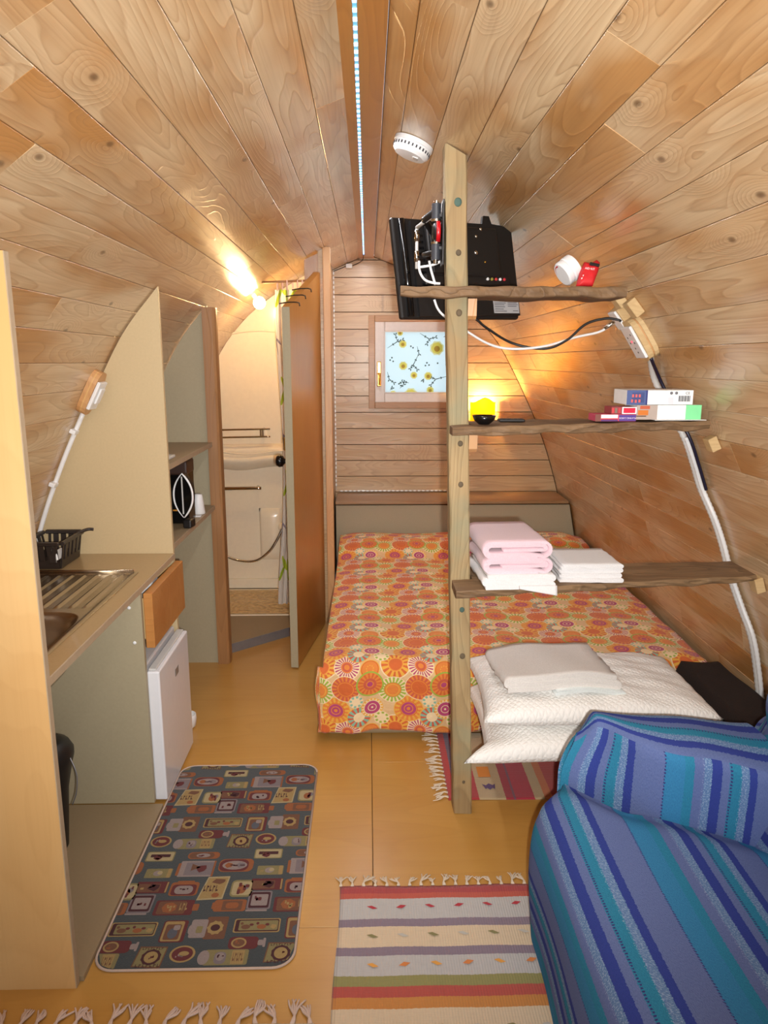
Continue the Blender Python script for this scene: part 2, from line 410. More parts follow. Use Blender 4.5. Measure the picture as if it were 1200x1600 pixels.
# ------------------------------------------------------------------ structure: vault, end wall, floor
Y0, Y1 = -0.5, 5.05
def shell(name, side, sa, sb, label):
    bm = BM(); n = 14; pts = []
    ss = [sa + (sb - sa) * i / n for i in range(n + 1)]
    def nrm(s):
        a, b = ps(s - .01), ps(s + .01); dx, dz = b[0] - a[0], b[1] - a[1]; l = math.hypot(dx, dz); return (-dz / l, dx / l)
    inn, out = [], []
    for s in ss:
        p = ps(s); k = nrm(s)
        inn.append((CX + side * (p[0] + k[0] * .0195), p[1] + k[1] * .0195)); out.append((CX + side * (p[0] + k[0] * .05), p[1] + k[1] * .05))
    prism(bm, inn + out[::-1], 'Y', Y0, Y1 + .05)
    return bm
CUT_L, CUT_R = 0.885, 0.946
ceil = thing('ceiling', 'arched pine board ceiling either side of the ridge board', 'ceiling', (0, 2.3, 2.2), kind='structure')
wl = thing('wall_left', 'curved left wall of varnished pine boards', 'wall', (-1.43, 2.3, 0), kind='structure')
wr_ = thing('wall_right', 'curved right wall of varnished pine boards', 'wall', (1.45, 2.3, 0), kind='structure')
put('backing', shell('c', -1, 0.03, CUT_L, ''), DARKGAP, ceil); put('backing', shell('c', 1, 0.03, CUT_R, ''), DARKGAP, ceil)
put('backing', shell('c', -1, CUT_L, SP[-1], ''), DARKGAP, wl); put('backing', shell('c', 1, CUT_R, SP[-1], ''), DARKGAP, wr_)
def board_mesh(W, L, T=.018, c=.0014):
    bm = BM(); h = W / 2
    prism(bm, [(-h, -T), (-h, -c), (-h + c, 0), (h - c, 0), (h, -c), (h, -T)], 'X', -L / 2, L / 2)
    bmesh.ops.recalc_face_normals(bm, faces=bm.faces[:])
    me = bpy.data.meshes.new('plank'); bm.to_mesh(me); bm.free(); me.materials.append(PINE); return me
def link_piece(name, me, M4, parent):
    o = bpy.data.objects.new(name, me); COL.objects.link(o); o.parent = parent
    M4 = worldloc(parent).inverted() @ M4
    o.location = M4.to_translation(); o.rotation_euler = M4.to_euler(); return o
def course(side, s0, s1, k):
    a, b = ps(s0), ps(s1)
    dx, dz = b[0] - a[0], b[1] - a[1]; W = math.hypot(dx, dz)
    t = Vector((side * dx / W, 0, dz / W)); x = Vector((0, side, 0)); z = x.cross(t)
    c = Vector((CX + side * (a[0] + b[0]) / 2, 0, (a[1] + b[1]) / 2))
    par = ceil if s0 < (CUT_L if side < 0 else CUT_R) - .02 else (wl if side < 0 else wr_)
    y = Y0; first = 1.0 + random.random() * 1.1
    while y < Y1 - .01:
        L = first if y == Y0 else 1.1 + random.random() * 1.3
        if Y1 - y - L < .5: L = Y1 - y
        tilt = Matrix.Rotation(R(random.uniform(-.5, .5)), 4, 'X')
        M4 = frame(x, t, z, c + Vector((0, y + L / 2, 0)) - z * random.uniform(0, .0008)) @ tilt
        link_piece('plank', board_mesh(W - .0008, L - .001), M4, par); y += L
for side, s_off in ((-1, .045), (1, .095)):
    k = 0; s0 = .036
    while s0 < SP[-1] - .02:
        s1 = min(s_off + .105 * (k if side < 0 else k), SP[-1])
        if s1 - s0 > .02: course(side, s0, s1, k); s0 = s1
        k += 1
bm = BM(); box(bm, (-.067, Y0, 2.162), (.043, Y1, 2.19), .002)
tag(put('trim_1', bm, RIDGE, loc=(-.012, 2.2, 2.162)), 'amber ridge board running along the ceiling apex', 'ridge board', kind='structure')

# end wall of horizontal boards with a window opening
WB = thing('wall_back', 'gable end wall of horizontal pine boards behind the bed', 'wall', (0, 5.07, 0), kind='structure')
WX0, WX1, WZ0, WZ1 = .045, .615, 1.222, 1.772
bm = BM()
def gable(za, zb, side, xin, g=.0): # outline from xin outwards
    pts = [(xin, za), (xin, zb)]
    for i in range(6):
        z = zb + (za - zb) * i / 5; pts.append((CX + side * (wz(z) + g), z))
    return pts
def end_piece(bm, x0, x1, za, zb, y0, y1, g=.0):
    """Horizontal strip x0..x1 clipped by the vault (None = run to the vault)."""
    L = [(CX - (wz(zb) + g), zb), (CX - (wz(za) + g), za)] if x0 is None else [(x0, zb), (x0, za)]
    Rr = [(CX + wz(za) + g, za), (CX + wz((za + zb) / 2) + g, (za + zb) / 2), (CX + wz(zb) + g, zb)] if x1 is None else [(x1, za), (x1, zb)]
    prism(bm, L + Rr, 'Y', y0, y1)
_zs = [i * .1 for i in range(13)] + [WZ0, 1.4, 1.6, WZ1, 1.85, 1.95, 2.05, 2.12, 2.184]
for za, zb in zip(_zs, _zs[1:]):
    if zb <= WZ0 + .001 or za >= WZ1 - .001: end_piece(bm, None, None, za, zb, 5.07, 5.11, .03)
    else:
        end_piece(bm, None, WX0, za, zb, 5.07, 5.11, .03); end_piece(bm, WX1, None, za, zb, 5.07, 5.11, .03)
put('backing', bm, DARKGAP, WB)
seams = [.608 + .1105 * i for i in range(-1, 15)]
for i, za in enumerate(seams):
    zb = min(za + .1105, 2.18)
    if zb - za < .02: continue
    spans = [(-.25, None, za, zb)]
    if zb > WZ0 and za < WZ1:
        spans = [(-.25, WX0, za, zb), (WX1, None, za, zb)]
        if za < WZ0 - .01: spans.append((WX0, WX1, za, WZ0))
        if zb > WZ1 + .01: spans.append((WX0, WX1, WZ1, zb))
    for x0, x1, za, zb in spans:
        segs = [(x0, x1)]
        for a, b in segs:
            bm = BM(); g = -.003
            if b is None:
                wa, wb = CX + wz(za) + g, CX + wz(zb - .0015) + g
                if wb < a + .02: 
                    wb = max(wb, a + .02)
            else: wa = wb = b
            zt = zb - .0015
            if b is None:
                zq = [za + (zt - za) * k / 10 for k in range(11)]
                pts = [(max(CX + wz(q) + g, a + .004), q) for q in zq]
                pts += [(max(a, CX - wz(q) - g), q) for q in ([zt, za] if CX - wz(zt) < a else zq[::-1])]
            else: pts = [(a, za), (wa, za), (wb, zt), (a, zt)]
            A = prism(bm, pts, 'Y', 5.052, 5.069)
            # bevel along front long edges: pull the front a touch smaller
            for v in A:
                if v.co.y < 5.06: v.co.z += (.002 if abs(v.co.z - za) < 1e-6 else -.002)
            cx = (a + wa) / 2; cz = (za + zb) / 2
            o = put('plank', bm, PINEB, loc=(cx, 5.052, cz)); o.parent = WB; o.location = Vector((cx, 5.052, cz)) - Vector(WB.location)

# floor: plywood sheets on a dark base
fl_ = put('floor', (lambda b: (box(b, (-1.46, Y0, -.06), (1.46, 5.11, -.019)), b)[1])(BM()), DARKGAP, loc=(0, 2.3, -.06))
tag(fl_, 'amber varnished plywood floor of large sheets', 'floor', kind='structure')
for x0, x1, y0, y1 in ((-1.43, .009, Y0, 1.72), (-1.43, .009, 1.72, 4.0), (-1.43, .009, 4.0, 5.06), (.009, 1.43, Y0, 2.55), (.009, 1.43, 2.55, 5.06)):
    bm = BM(); box(bm, (x0 + .001, y0 + .001, -.018), (x1 - .001, y1 - .001, 0), .001, 1)
    o = put('panel', bm, FLOORW, loc=((x0 + x1) / 2, (y0 + y1) / 2, 0)); o.parent = fl_; o.location = Vector(o.location) - Vector(fl_.location)

# window in the end wall
win = thing('window_1', 'small white window with a flowered film pane', 'window', (.33, 5.06, 1.2), kind='structure')
def ring(bm, x0, x1, z0, z1, wd, y0, y1, bev=.003):
    box(bm, (x0, y0, z0), (x0 + wd, y1, z1), bev); box(bm, (x1 - wd, y0, z0), (x1, y1, z1), bev)
    box(bm, (x0 + wd, y0, z0), (x1 - wd, y1, z0 + wd), bev); box(bm, (x0 + wd, y0, z1 - wd), (x1 - wd, y1, z1), bev)
bm = BM(); ring(bm, .006, .654, 1.187, 1.802, .042, 5.025, 5.08); put('window_frame', bm, WTRIM, win)
bm = BM(); ring(bm, .048, .612, 1.227, 1.764, .066, 5.03, 5.075, .006)
SASH = plain('white_painted_sash', (222, 212, 204), 0.4, fleck=0.03); put('sash', bm, SASH, win)
bm = BM(); ring(bm, .112, .548, 1.291, 1.70, .006, 5.026, 5.035, .001); put('glazing_bead', bm, SASH, win)
M = Mat('frosted_film', (214, 236, 240), 0.4)
M.set('Transmission Weight', 0.0)
tr = M.n('BsdfTranslucent', {'Color': rgb(240, 250, 252)}); mx = M.n('MixShader', {0: 0.85, 1: M.b.outputs[0], 2: tr.outputs[0]})
M.t.links.new(mx.outputs[0], M.t.nodes['Material Output'].inputs[0]); FILM = M.m
bm = BM(); box(bm, (.112, 5.05, 1.291), (.548, 5.052, 1.70)); put('pane', bm, FILM, win)
def trans(name, c):
    M = Mat(name, c, .5); tr = M.n('BsdfTranslucent', {'Color': rgb(*c)}); mx = M.n('MixShader', {0: .5, 1: M.b.outputs[0], 2: tr.outputs[0]})
    M.t.links.new(mx.outputs[0], M.t.nodes['Material Output'].inputs[0]); return M.m
FY, FC, FS, FM = trans('yellow_print', (244, 238, 130)), trans('ochre_print', (204, 176, 84)), trans('green_stem_print', (76, 96, 88)), trans('pale_yellow_print', (240, 240, 190))
bm = BM()
def disc(bm, x, z, r, mi, n=14, sx=1.0, y=5.0485, wob=0):
    vs = [bm.verts.new((x + r * sx * math.cos(a * 2 * math.pi / n) * (1 + (wob if a % 2 else -wob)), y, z + r * math.sin(a * 2 * math.pi / n) * (1 + (wob if a % 2 else -wob)))) for a in range(n)]
    f = bm.faces.new(vs); f.material_index = mi
def stem(bm, x0, z0, x1, z1, wd=.0022):
    d = Vector((x1 - x0, z1 - z0)).normalized(); nx, nz = -d.y * wd, d.x * wd
    for sg in (1, -1):
        for bx, bz, k_ in ((x1, z1, 1), ((x0 + x1) / 2, (z0 + z1) / 2, .7)):
            q = d * .8 + Vector((-d.y, d.x)) * sg * .6; L_ = .020 * k_; p = Vector((-q.y, q.x)) * .0045 * k_
            ff = bm.faces.new([bm.verts.new((bx + a_, 5.0482, bz + b_)) for a_, b_ in ((0, 0), (q.x * L_ * .5 + p.x, q.y * L_ * .5 + p.y), (q.x * L_, q.y * L_), (q.x * L_ * .5 - p.x, q.y * L_ * .5 - p.y))]); ff.material_index = 2
    f = bm.faces.new([bm.verts.new((a, 5.049, b)) for a, b in ((x0 - nx * .3, z0 - nz * .3), (x1 - nx, z1 - nz), (x1 + nx, z1 + nz), (x0 + nx * .3, z0 + nz * .3))]); f.material_index = 2
k = .4 / 356
def wp(cx, cy): return .115 + (cx - 165) * k * 1.08, 1.698 - (cy - 150) * k * 1.08
for cx, cy, r in ((455, 240, 42), (312, 495, 40), (265, 218, 24), (268, 336, 26), (328, 388, 22), (408, 392, 25), (420, 470, 23), (212, 492, 22), (250, 158, 18)):
    x, z = wp(cx, cy); disc(bm, x, z, r * k, 3, 16, wob=.06); disc(bm, x, z, r * k * .8, 0, 14, y=5.048, wob=.05); disc(bm, x, z - r * k * .1, r * k * .42, 1, 12, y=5.0475)
for a in ((180, 240, 235, 205), (235, 205, 225, 170), (235, 205, 262, 196), (360, 160, 410, 190), (410, 190, 400, 215), (410, 190, 445, 182), (345, 230, 355, 270), (355, 270, 325, 330), (325, 330, 310, 350), (325, 330, 345, 355), (520, 392, 450, 410), (450, 410, 425, 440), (450, 410, 430, 402), (180, 370, 190, 410), (190, 410, 215, 428), (195, 470, 205, 460), (240, 440, 260, 425), (250, 460, 270, 440), (385, 405, 380, 415), (490, 180, 505, 175), (300, 430, 280, 425)):
    stem(bm, *wp(a[0], a[1]), *wp(a[2], a[3]), wd=.003)
for cx, cy in ((205, 292), (195, 305), (212, 312), (400, 320), (412, 332), (392, 335), (310, 230), (322, 238), (460, 322), (508, 330), (245, 435), (255, 445)):
    x, z = wp(cx, cy); disc(bm, x, z, 5 * k, 2, 8)
put('flower_print', bm, [FY, FC, FS, FM], win, label='yellow sunflowers printed on the pane film')
hd = put('handle_plate', (lambda b: (box(b, (.062, 5.018, 1.335), (.09, 5.032, 1.50), .006, 3), b)[1])(BM()), BRASS, win, label='brass handle plate')
bm = BM(); lathe(bm, [(.009, 0), (.009, .02), (.007, .028)], 14, Matrix.Translation((.076, 5.02, 1.42)) @ Matrix.Rotation(R(90), 4, 'X'))
tube(bm, crv([(.076, 4.99, 1.425), (.077, 4.985, 1.40), (.078, 4.988, 1.36), (.077, 4.99, 1.345)], 5), .0075, 10)
put('handle', bm, BRASS, win, smooth=True, label='brass window lever')

# ------------------------------------------------------------------ bathroom corner
bm = BM(); prism(bm, rib(-.742, 0, -1), 'Y', 3.518, 3.536)
tag(put('wall_bathroom', bm, LAMG, loc=(-.74, 3.53, 0)), 'grey laminate partition between the shelf unit and the bathroom', 'partition', kind='structure')
bm = BM(); zt = zw(.755) - .012
prof = [(-.762 , 3.497), (-.716, 3.497), (-.706, 3.503), (-.702, 3.515), (-.702, 3.555), (-.762, 3.555)]
prism(bm, prof, 'Z', 0, zt)
tag(auto_smooth(put('trim_2', bm, JAMBW, loc=(-.73, 3.53, 0)), 30), 'rounded brown timber post left of the bathroom doorway', 'door post', kind='structure')
bm = BM(); z0p = zw(.24) - .004
box(bm, (-.262, 4.10, 0), (-.228, 5.048, z0p))
tag(put('wall_partition', bm, PINEB, loc=(-.245, 4.1, 0)), 'upright partition between the bathroom and the bed', 'partition', kind='structure')
bm = BM(); box(bm, (-.236, 4.062, 0), (-.196, 4.104, zw(.21) - .012), .003)
tag(put('trim_3', bm, TRIMW, loc=(-.21, 4.08, 0)), 'pale edge strip where the amber door is hinged', 'trim', kind='structure')
bm = BM(); prism(bm, [(-.335, 1.90), (-.262, 1.93), (-.262, zw(.27) - .012), (-.335, zw(.345) - .006)], 'Y', 4.085, 4.10)
tag(put('trim_4', bm, JAMBW, loc=(-.3, 4.09, 1.9)), 'short brown panel above the top of the amber door', 'trim', kind='structure')

st = thing('shower_step', 'low grey-brown step at the bathroom doorway', 'step', (-.5, 3.95, 0))
pts = [(-.735, 3.565), (-.735, 3.632), (-.268, 4.03), (-.268, 4.088), (-1.25, 4.088), (-1.25, 3.565)]
bm = BM(); prism(bm, pts, 'Z', 0, .046); put('step_board', bm, LAMF, st)
bm = BM(); d = Vector((.467, .398)).normalized(); nx, ny = d.y * .004, -d.x * .004
prism(bm, [(-.735, 3.632), (-.735 + nx, 3.632 + ny), (-.268 + nx, 4.03 + ny), (-.268, 4.03)], 'Z', 0.0, .05); put('edge_strip', bm, METALG, st, label='grey metal edge strip')

sh = thing('shower_tray', 'ivory shower tray with a pebbled tan floor', 'shower tray', (-.7, 4.37, 0))
bm = BM(); XL = CX - wz(.06) + .03
box(bm, (XL, 4.09, 0), (-.268, 4.60, .05), .008); put('tray_rim', bm, IVORY, sh)
bm = BM(); grid(bm, 60, 30, lambda u, v: Vector((XL + .03 + u * (-.298 - XL), 4.10 + v * .46, .0525 + .002 * math.sin(u * 190) * math.sin(v * 100)))); put('pebbled_floor', bm, TRAY, sh)

un = thing('shower_unit', 'ivory moulded shower wall with built-in ledges and rails', 'shower unit', (-.7, 4.62, 0))
bm = BM(); prism(bm, rib(-.268, .05, -1, .001), 'Y', 4.62, 4.645); put('back_panel', bm, IVORY, un)
# raised field under the arched line, with a moulded lip all round
def arch(x): return 1.60 + .21 * (1 - ((x + .45) / .62) ** 2)
bm = BM(); top = [(x, min(arch(x), zw(abs(x - CX)) - .03)) for x in [-.30 - .06 * i for i in range(11)]]
prism(bm, [(-.30, .98)] + top + [(CX - wz(.98) + .03, .98)], 'Y', 4.611, 4.62); put('arched_panel', bm, IVORY, un)
def ledge(u, v):
    x = XL * 0 - 1.16 + u * .89; z0 = .835 + .012 * math.sin(u * 12); z1 = 1.0
    a = v * math.pi
    bulge = .085 * math.sin(a) ** .7 * (0.9 + .1 * math.cos(u * 9)) * (1 - .35 * math.exp(-((v - .62) / .13) ** 2))
    return Vector((x, 4.622 - bulge, z0 + (z1 - z0) * v))
bm = BM(); grid(bm, 40, 18, ledge); put('soap_ledge', bm, IVORY, un, label='bulging ivory ledge with a wavy lip')
bm = BM(); tube(bm, crv([(-1.1 + .75 * i / 8, 4.558 , .945 + .010 * math.sin(i * 1.3)) for i in range(9)], 4), .006, 8); put('wavy_bead', bm, IVORY, un)
bm = BM(); tube(bm, crv([(-.30 - .62 * i / 12, 4.612, 1.60 + .085 * (1 - ((i - 7) / 7) ** 2)) for i in range(13)], 4), .007, 8); put('arched_bead', bm, IVORY, un)
bm = BM(); grid(bm, 16, 12, lambda u, v: Vector((-.70 + u * .14, 4.62 - .03 * math.sin(u * math.pi) ** .3 * math.sin(v * math.pi) ** .3, .24 + v * .34))); put('side_boss', bm, IVORY, un)
bm = BM(); box(bm, (CX - wz(.3) + .06, 4.60, .05), (-.27, 4.622, .115), .006); put('plinth', bm, IVORY, un)
for zz in (1.092, 1.045):
    bm = BM(); tube(bm, [(-1.06, 4.55, zz - .008), (-.62, 4.55, zz), (-.605, 4.55, zz)], .006, 10); put('rail', bm, CHROME, un)
bm = BM(); box(bm, (-.652, 4.545, 1.04), (-.644, 4.62, 1.098), .002); box(bm, (-.668, 4.545, 1.045), (-.662, 4.62, 1.093), .002); put('rail_bracket', bm, CHROME, un)
bm = BM(); tube(bm, [(-1.06, 4.55, .718), (-.69, 4.55, .722), (-.672, 4.55, .722)], .011, 12); tube(bm, [(-.70, 4.55, .722), (-.70, 4.62, .722)], .008, 8); put('towel_rail', bm, CHROME, un)
bm = BM(); lathe(bm, [(.03, 0), (.03, .02), (.02, .05)], 14, Matrix.Translation((-.55, 4.62, .46)) @ Matrix.Rotation(R(90), 4, 'X')); put('hose_socket', bm, IVORY, un, smooth=True)
hp = [(-1.02, 4.55, .42), (-.96, 4.55, .33), (-.915, 4.55, .287), (-.822, 4.55, .252), (-.72, 4.55, .252), (-.637, 4.55, .31), (-.586, 4.55, .382), (-.55, 4.56, .455)]
bm = BM(); tube(bm, crv(hp, 14), .0085, 10, rib=.06); tag(put('shower_hose', bm, CHROME, loc=(-.55, 4.56, .455)), 'looping chrome shower hose against the ivory wall', 'shower hose')

# bulb on the sloping bathroom ceiling
cl = thing('bathroom_lamp', 'bare glowing bulb on the sloping bathroom ceiling', 'lamp', (-.588, 4.15, 1.88))
zc = 1.885
bm = BM(); lathe(bm, [(.02, -.004), (.02, -.012), (.014, -.016), (.012, -.05)], 18, Matrix.Translation((-.588, 4.15, 1.813)) @ Matrix.Rotation(math.atan2(-.6, .8), 4, 'Y') @ Matrix.Translation((0, 0, .088))); put('holder', bm, WHITEP, cl, smooth=True)
BULB = Mat('glowing_bulb', (255, 220, 150), .4); BULB.set('Emission Color', rgb(255, 214, 140)); BULB.set('Emission Strength', 28.0)
bm = BM(); bmesh.ops.create_uvsphere(bm, u_segments=24, v_segments=14, radius=.034, matrix=Matrix.Translation((-.588, 4.15, 1.813))); put('bulb', bm, BULB.m, cl, smooth=True)
lamp('bathroom_bulb_light', 'POINT', (-0.588, 4.15, 1.813), 54, (1.0, 0.68, 0.33), shadow_soft_size=0.036)
bpy.data.objects['bathroom_bulb_light'].parent = cl; bpy.data.objects['bathroom_bulb_light'].location = (0, 0, -.067)

# curtain on its rod
rod = thing('curtain_rod', 'thin dark curtain rod below the bathroom ceiling', 'curtain rod', (-.45, 4.05, 1.91))
bm = BM(); tube(bm, [(-.552, 4.0, 1.905), (-.27, 4.098, 1.926)], .006, 10); put('rod', bm, JAMBW, rod)
cur = thing('shower_curtain', 'white shower curtain with lime green leaf print', 'curtain', (-.45, 4.08, .1))
def curt(u, v):
    # gathered towards the left lower down; waves across
    xt = -.50 + u * .21; yt = 4.03 + u * .05
    xb = -.575 + u * .16; yb = 4.20 + u * .06
    wv = .014 * math.sin(u * 34) * (.5 + .5 * v) + .006 * math.sin(u * 71 + 1)
    t = 1 - v
    e = t ** 1.0
    return Vector((xb + (xt - xb) * v + .012 + .038 * math.sin(math.pi * min(1, v * 1.1)) ** 1.5 + .02 * (1 - v), yb + (yt - yb) * v + wv, .075 + (1.872 - .075) * v))
CURT = Mat('leaf_print_curtain', (236, 230, 222), .6)
_u = CURT.vm('MULTIPLY', CURT.uv(), (.62, 1.8, 0))
def leafmask(M, uv, cell, off, ang, a, b):
    p = M.vm('SUBTRACT', M.vm('FRACTION', M.vm('ADD', M.vm('DIVIDE', uv, (cell[0], cell[1], 1)), (off[0], off[1], 0))), (.5, .5, 0))
    p = M.vm('MULTIPLY', p, (cell[0], cell[1], 0))
    p = M.n('VectorRotate', {'Vector': p, 'Angle': R(ang)}, rotation_type='Z_AXIS').outputs[0]
    p = M.vm('DIVIDE', p, (a, b, 1))
    return M.ma('LESS_THAN', M.n('VectorMath', {0: p}, operation='LENGTH').outputs['Value'], 1.0)
_c = rgb(238, 232, 224)
for off, ang, a, b, col in (((0, 0), 35, .075, .022, (184, 206, 60)), ((.22, .12), -40, .07, .020, (170, 196, 52)), ((.62, .07), 70, .065, .018, (190, 210, 90)), ((.5, .5), 80, .10, .006, (120, 112, 130)), ((.3, .55), 20, .05, .008, (150, 142, 160)), ((.7, .6), -30, .05, .008, (150, 142, 160))):
    _c = CURT.mix(leafmask(CURT, _u, (.20, .52), off, ang, a, b), _c, rgb(*col))
CURT.set('Base Color', _c)
_t = CURT.n('BsdfTranslucent', {'Color': _c}); _mx = CURT.n('MixShader', {0: .35, 1: CURT.b.outputs[0], 2: _t.outputs[0]}); CURT.t.links.new(_mx.outputs[0], CURT.t.nodes['Material Output'].inputs[0])
bm = BM(); grid(bm, 60, 40, curt, lambda u, v: (u, v)); put('cloth', bm, CURT.m, cur, recalc=False)
for i in range(8):
    u = (i + .5) / 8; p = curt(u, 1.0); zr = 1.905 + (p.x + .552) / .282 * .021
    bm = BM(); tube(bm, [(p.x, p.y + .013 * math.cos(a), (zr + p.z) / 2 + .026 * math.sin(a)) for a in [k * math.pi / 7 for k in range(15)]], .0028, 6); put('ring', bm, TERRYP if 0 else plain('pink_white_plastic', (236, 206, 196), .4), cur)

# open door of the bathroom
dr = thing('door_1', 'open amber bathroom door with a grey edge', 'door', (-.25, 4.065, 0), kind='structure')
A, B = Vector((-.252, 4.068)), Vector((-.352, 3.425)); dd = (B - A).normalized(); nn = Vector((-dd.y, dd.x))  # nn points to +x side?
if nn.x < 0: nn = -nn
Ld = (B - A).length
M4 = frame((dd.x, dd.y, 0), (nn.x, nn.y, 0), (0, 0, 1), (A.x, A.y, 0))
bm = BM(); prism(bm, [(0, .008), (Ld - .003, .008), (Ld - .003, 1.742), (0, 1.965)], 'Y', -.034, 0, mat=M4); put('door_leaf', bm, DOORW, dr)
bm = BM(); prism(bm, [(Ld - .003, .008), (Ld, .008), (Ld, 1.741), (Ld - .003, 1.742)], 'Y', -.036, .001, mat=M4); put('edge_band', bm, LAMG, dr, label='grey laminate edge')
bm = BM(); lathe(bm, [(.012, 0), (.012, .02), (.026, .03), (.030, .045), (.024, .058), (.004, .062)], 20, M4 @ Matrix.Translation((Ld - .05, -.034, 1.035)) @ Matrix.Rotation(R(90), 4, 'X')); put('knob', bm, BLACKG, dr, smooth=True, label='round black door knob')
bm = BM(); lathe(bm, [(.034, 0), (.034, .006), (.03, .009)], 20, M4 @ Matrix.Translation((Ld - .05, -.034, 1.035)) @ Matrix.Rotation(R(90), 4, 'X')); put('rose', bm, IVORY, dr, smooth=True)
bm = BM(); box(bm, (Ld - .03, -.046, 1.09), (Ld - .008, -.034, 1.15), .002, mat=M4); put('latch', bm, BRASS, dr, label='small brass latch')
for q in (.36, .48, .60):
    zt = 1.742 + (Ld - q) / Ld * .223
    bm = BM(); tube(bm, [M4 @ Vector(p) for p in ((q, -.06, zt - .0), (q, -.02, zt + .006), (q, .02, zt + .006), (q, .034, zt + .002), (q, .036, zt - .012))], .003, 8); put('coat_hook', bm, BLACKP, dr)

# ------------------------------------------------------------------ kitchen side
bm = BM(); prism(bm, [(-.719, 0), (-.719, 1.715)] + [(min(-.735, CX - wz(1.715 * (1 - k / 20)) + .03), 1.715 * (1 - k / 20)) for k in range(21)], 'Y', 1.535, 1.553)
_e = tag(put('end_panel', bm, BIRCH, loc=(-1.0, 1.54, 0)), 'tall birch plywood panel closing the near end of the kitchenette', 'panel')
bm = BM(); box(bm, (-.719, 1.5352, .001), (-.7165, 1.5532, 1.7145)); o = put('edge_band', bm, EDGE, None); o.parent = _e; o.location = -Vector(_e.location)
ku = thing('kitchen_unit', 'open grey laminate base unit under the sink worktop', 'kitchen unit', (-1.0, 2.0, 0))
bm = BM(); prism(bm, [(-.737, .018), (-.737, .77), (CX - wz(.77) + .006, .77), (CX - wz(.4) + .006, .4), (CX - wz(.018) + .006, .018)], 'Y', 2.278, 2.296); put('divider_panel', bm, LAMG, ku)
bm = BM(); box(bm, (CX - wz(0) + .02, 1.556, 0), (-.707, 2.276, .016), .001, 1); put('base_board', bm, LAMF, ku, label='brown-grey base board')
bm = BM(); box(bm, (-.733, 2.292, .575), (-.704, 2.698, .762), .002, 1); df = put('drawer_front', bm, DRAWW, ku, label='orange plywood drawer front')
bm = BM(); box(bm, (-1.12, 2.31, .60), (-.734, 2.318, .74)); box(bm, (-1.12, 2.68, .60), (-.734, 2.688, .74)); box(bm, (-1.12, 2.318, .60), (-.734, 2.68, .608)); put('drawer_box', bm, BIRCH, ku)
for y, z in ((2.277, .72), (2.277, .60)):
    bm = BM(); lathe(bm, [(.006, 0), (.006, .002), (.003, .0035)], 12, Matrix.Translation((-.775 - (z < .65) * -.01, y, z)) @ Matrix.Rotation(R(90), 4, 'X')); put('screw_cap', bm, WHITEP, ku, smooth=True)
bm = BM(); box(bm, (-.85, 2.45, .609), (-.75, 2.53, .768), .01); tag(put('packet', bm, [WHITEP, ink(80, 170, 110)], loc=(-.80, 2.49, .609)), 'white and green packet peeping out of the drawer', 'packet')
bpy.data.objects['packet'].data.polygons[4].material_index = 1

# worktop with a cut-out, and the inset sink
SX0, SX1, SY0, SY1 = -1.135, -.79, 1.64, 2.445
wt = thing('worktop', 'tan laminate worktop around the steel sink', 'worktop', (-1.0, 2.1, .772))
xb = CX - wz(.772) + .012
bm = BM()
box(bm, (xb, 1.556, .772), (SX0 + .012, 2.698, .79)); box(bm, (SX1 - .012, 1.556, .772), (-.735, 2.698, .79))
box(bm, (SX0 + .012, 1.556, .772), (SX1 - .012, SY0 + .012, .79)); box(bm, (SX0 + .012, SY1 - .012, .772), (SX1 - .012, 2.698, .79))
put('board', bm, LAMT, wt)
bm = BM(); box(bm, (-.735, 1.556, .77), (-.731, 2.698, .791), .001, 1); put('edge_strip', bm, EDGE, wt)
sk = thing('sink', 'stainless steel inset sink with ribbed drainer and bowl', 'sink', (-.96, 2.05, .79))
def smooth(a, b, x):
    t = max(0, min(1, (x - a) / (b - a))); return t * t * (3 - 2 * t)
def sinkz(x, y):
    ex = min(x - SX0, SX1 - x); ey = min(y - SY0, SY1 - y); e = min(ex, ey)
    z = .7915 + .0025 * smooth(0, .006, e) - .005 * smooth(.012, .022, e)
    # drainer: grooves along y
    if 2.07 < y < 2.425 and -1.11 < x < -.815:
        f = smooth(2.07, 2.09, y) * smooth(2.425, 2.405, y)
        g = abs(math.sin((x + 1.11) / .295 * math.pi * 7))
        z += f * (.0045 * (g > .86) * 1.0 - .001)
    # bowl
    bx, by = -.965, 1.845; ax, ay = .145, .185
    q = (abs((x - bx) / ax) ** 5 + abs((y - by) / ay) ** 5) ** .2
    z -= .14 * smooth(1.03, .80, q)
    return z
bm = BM(); nx, ny = 90, 130
grid(bm, nx, ny, lambda u, v: Vector((SX0 + u * (SX1 - SX0), SY0 + v * (SY1 - SY0), sinkz(SX0 + u * (SX1 - SX0), SY0 + v * (SY1 - SY0))))); put('bowl_and_drainer', bm, STEEL, sk)
bm = BM(); lathe(bm, [(.035, 0), (.035, .004), (.02, .002)], 20, Matrix.Translation((-.965, 1.845, .6475))); put('drain', bm, CHROME, sk, smooth=True)
bm = BM(); tube(bm, [(-1.13, 2.437, .797), (-.805, 2.437, .797)], .005, 8); put('rear_bead', bm, BRASS if 0 else STEEL, sk)
bm = BM(); tube(bm, crv([(-.965, 1.845, .645), (-.965, 1.85, .52), (-.98, 1.90, .46), (-1.0, 1.98, .50), (-1.08, 2.06, .50)], 6), .022, 12)
put('drain_pipe', bm, BLACKP, sk, label='black waste pipe under the bowl')

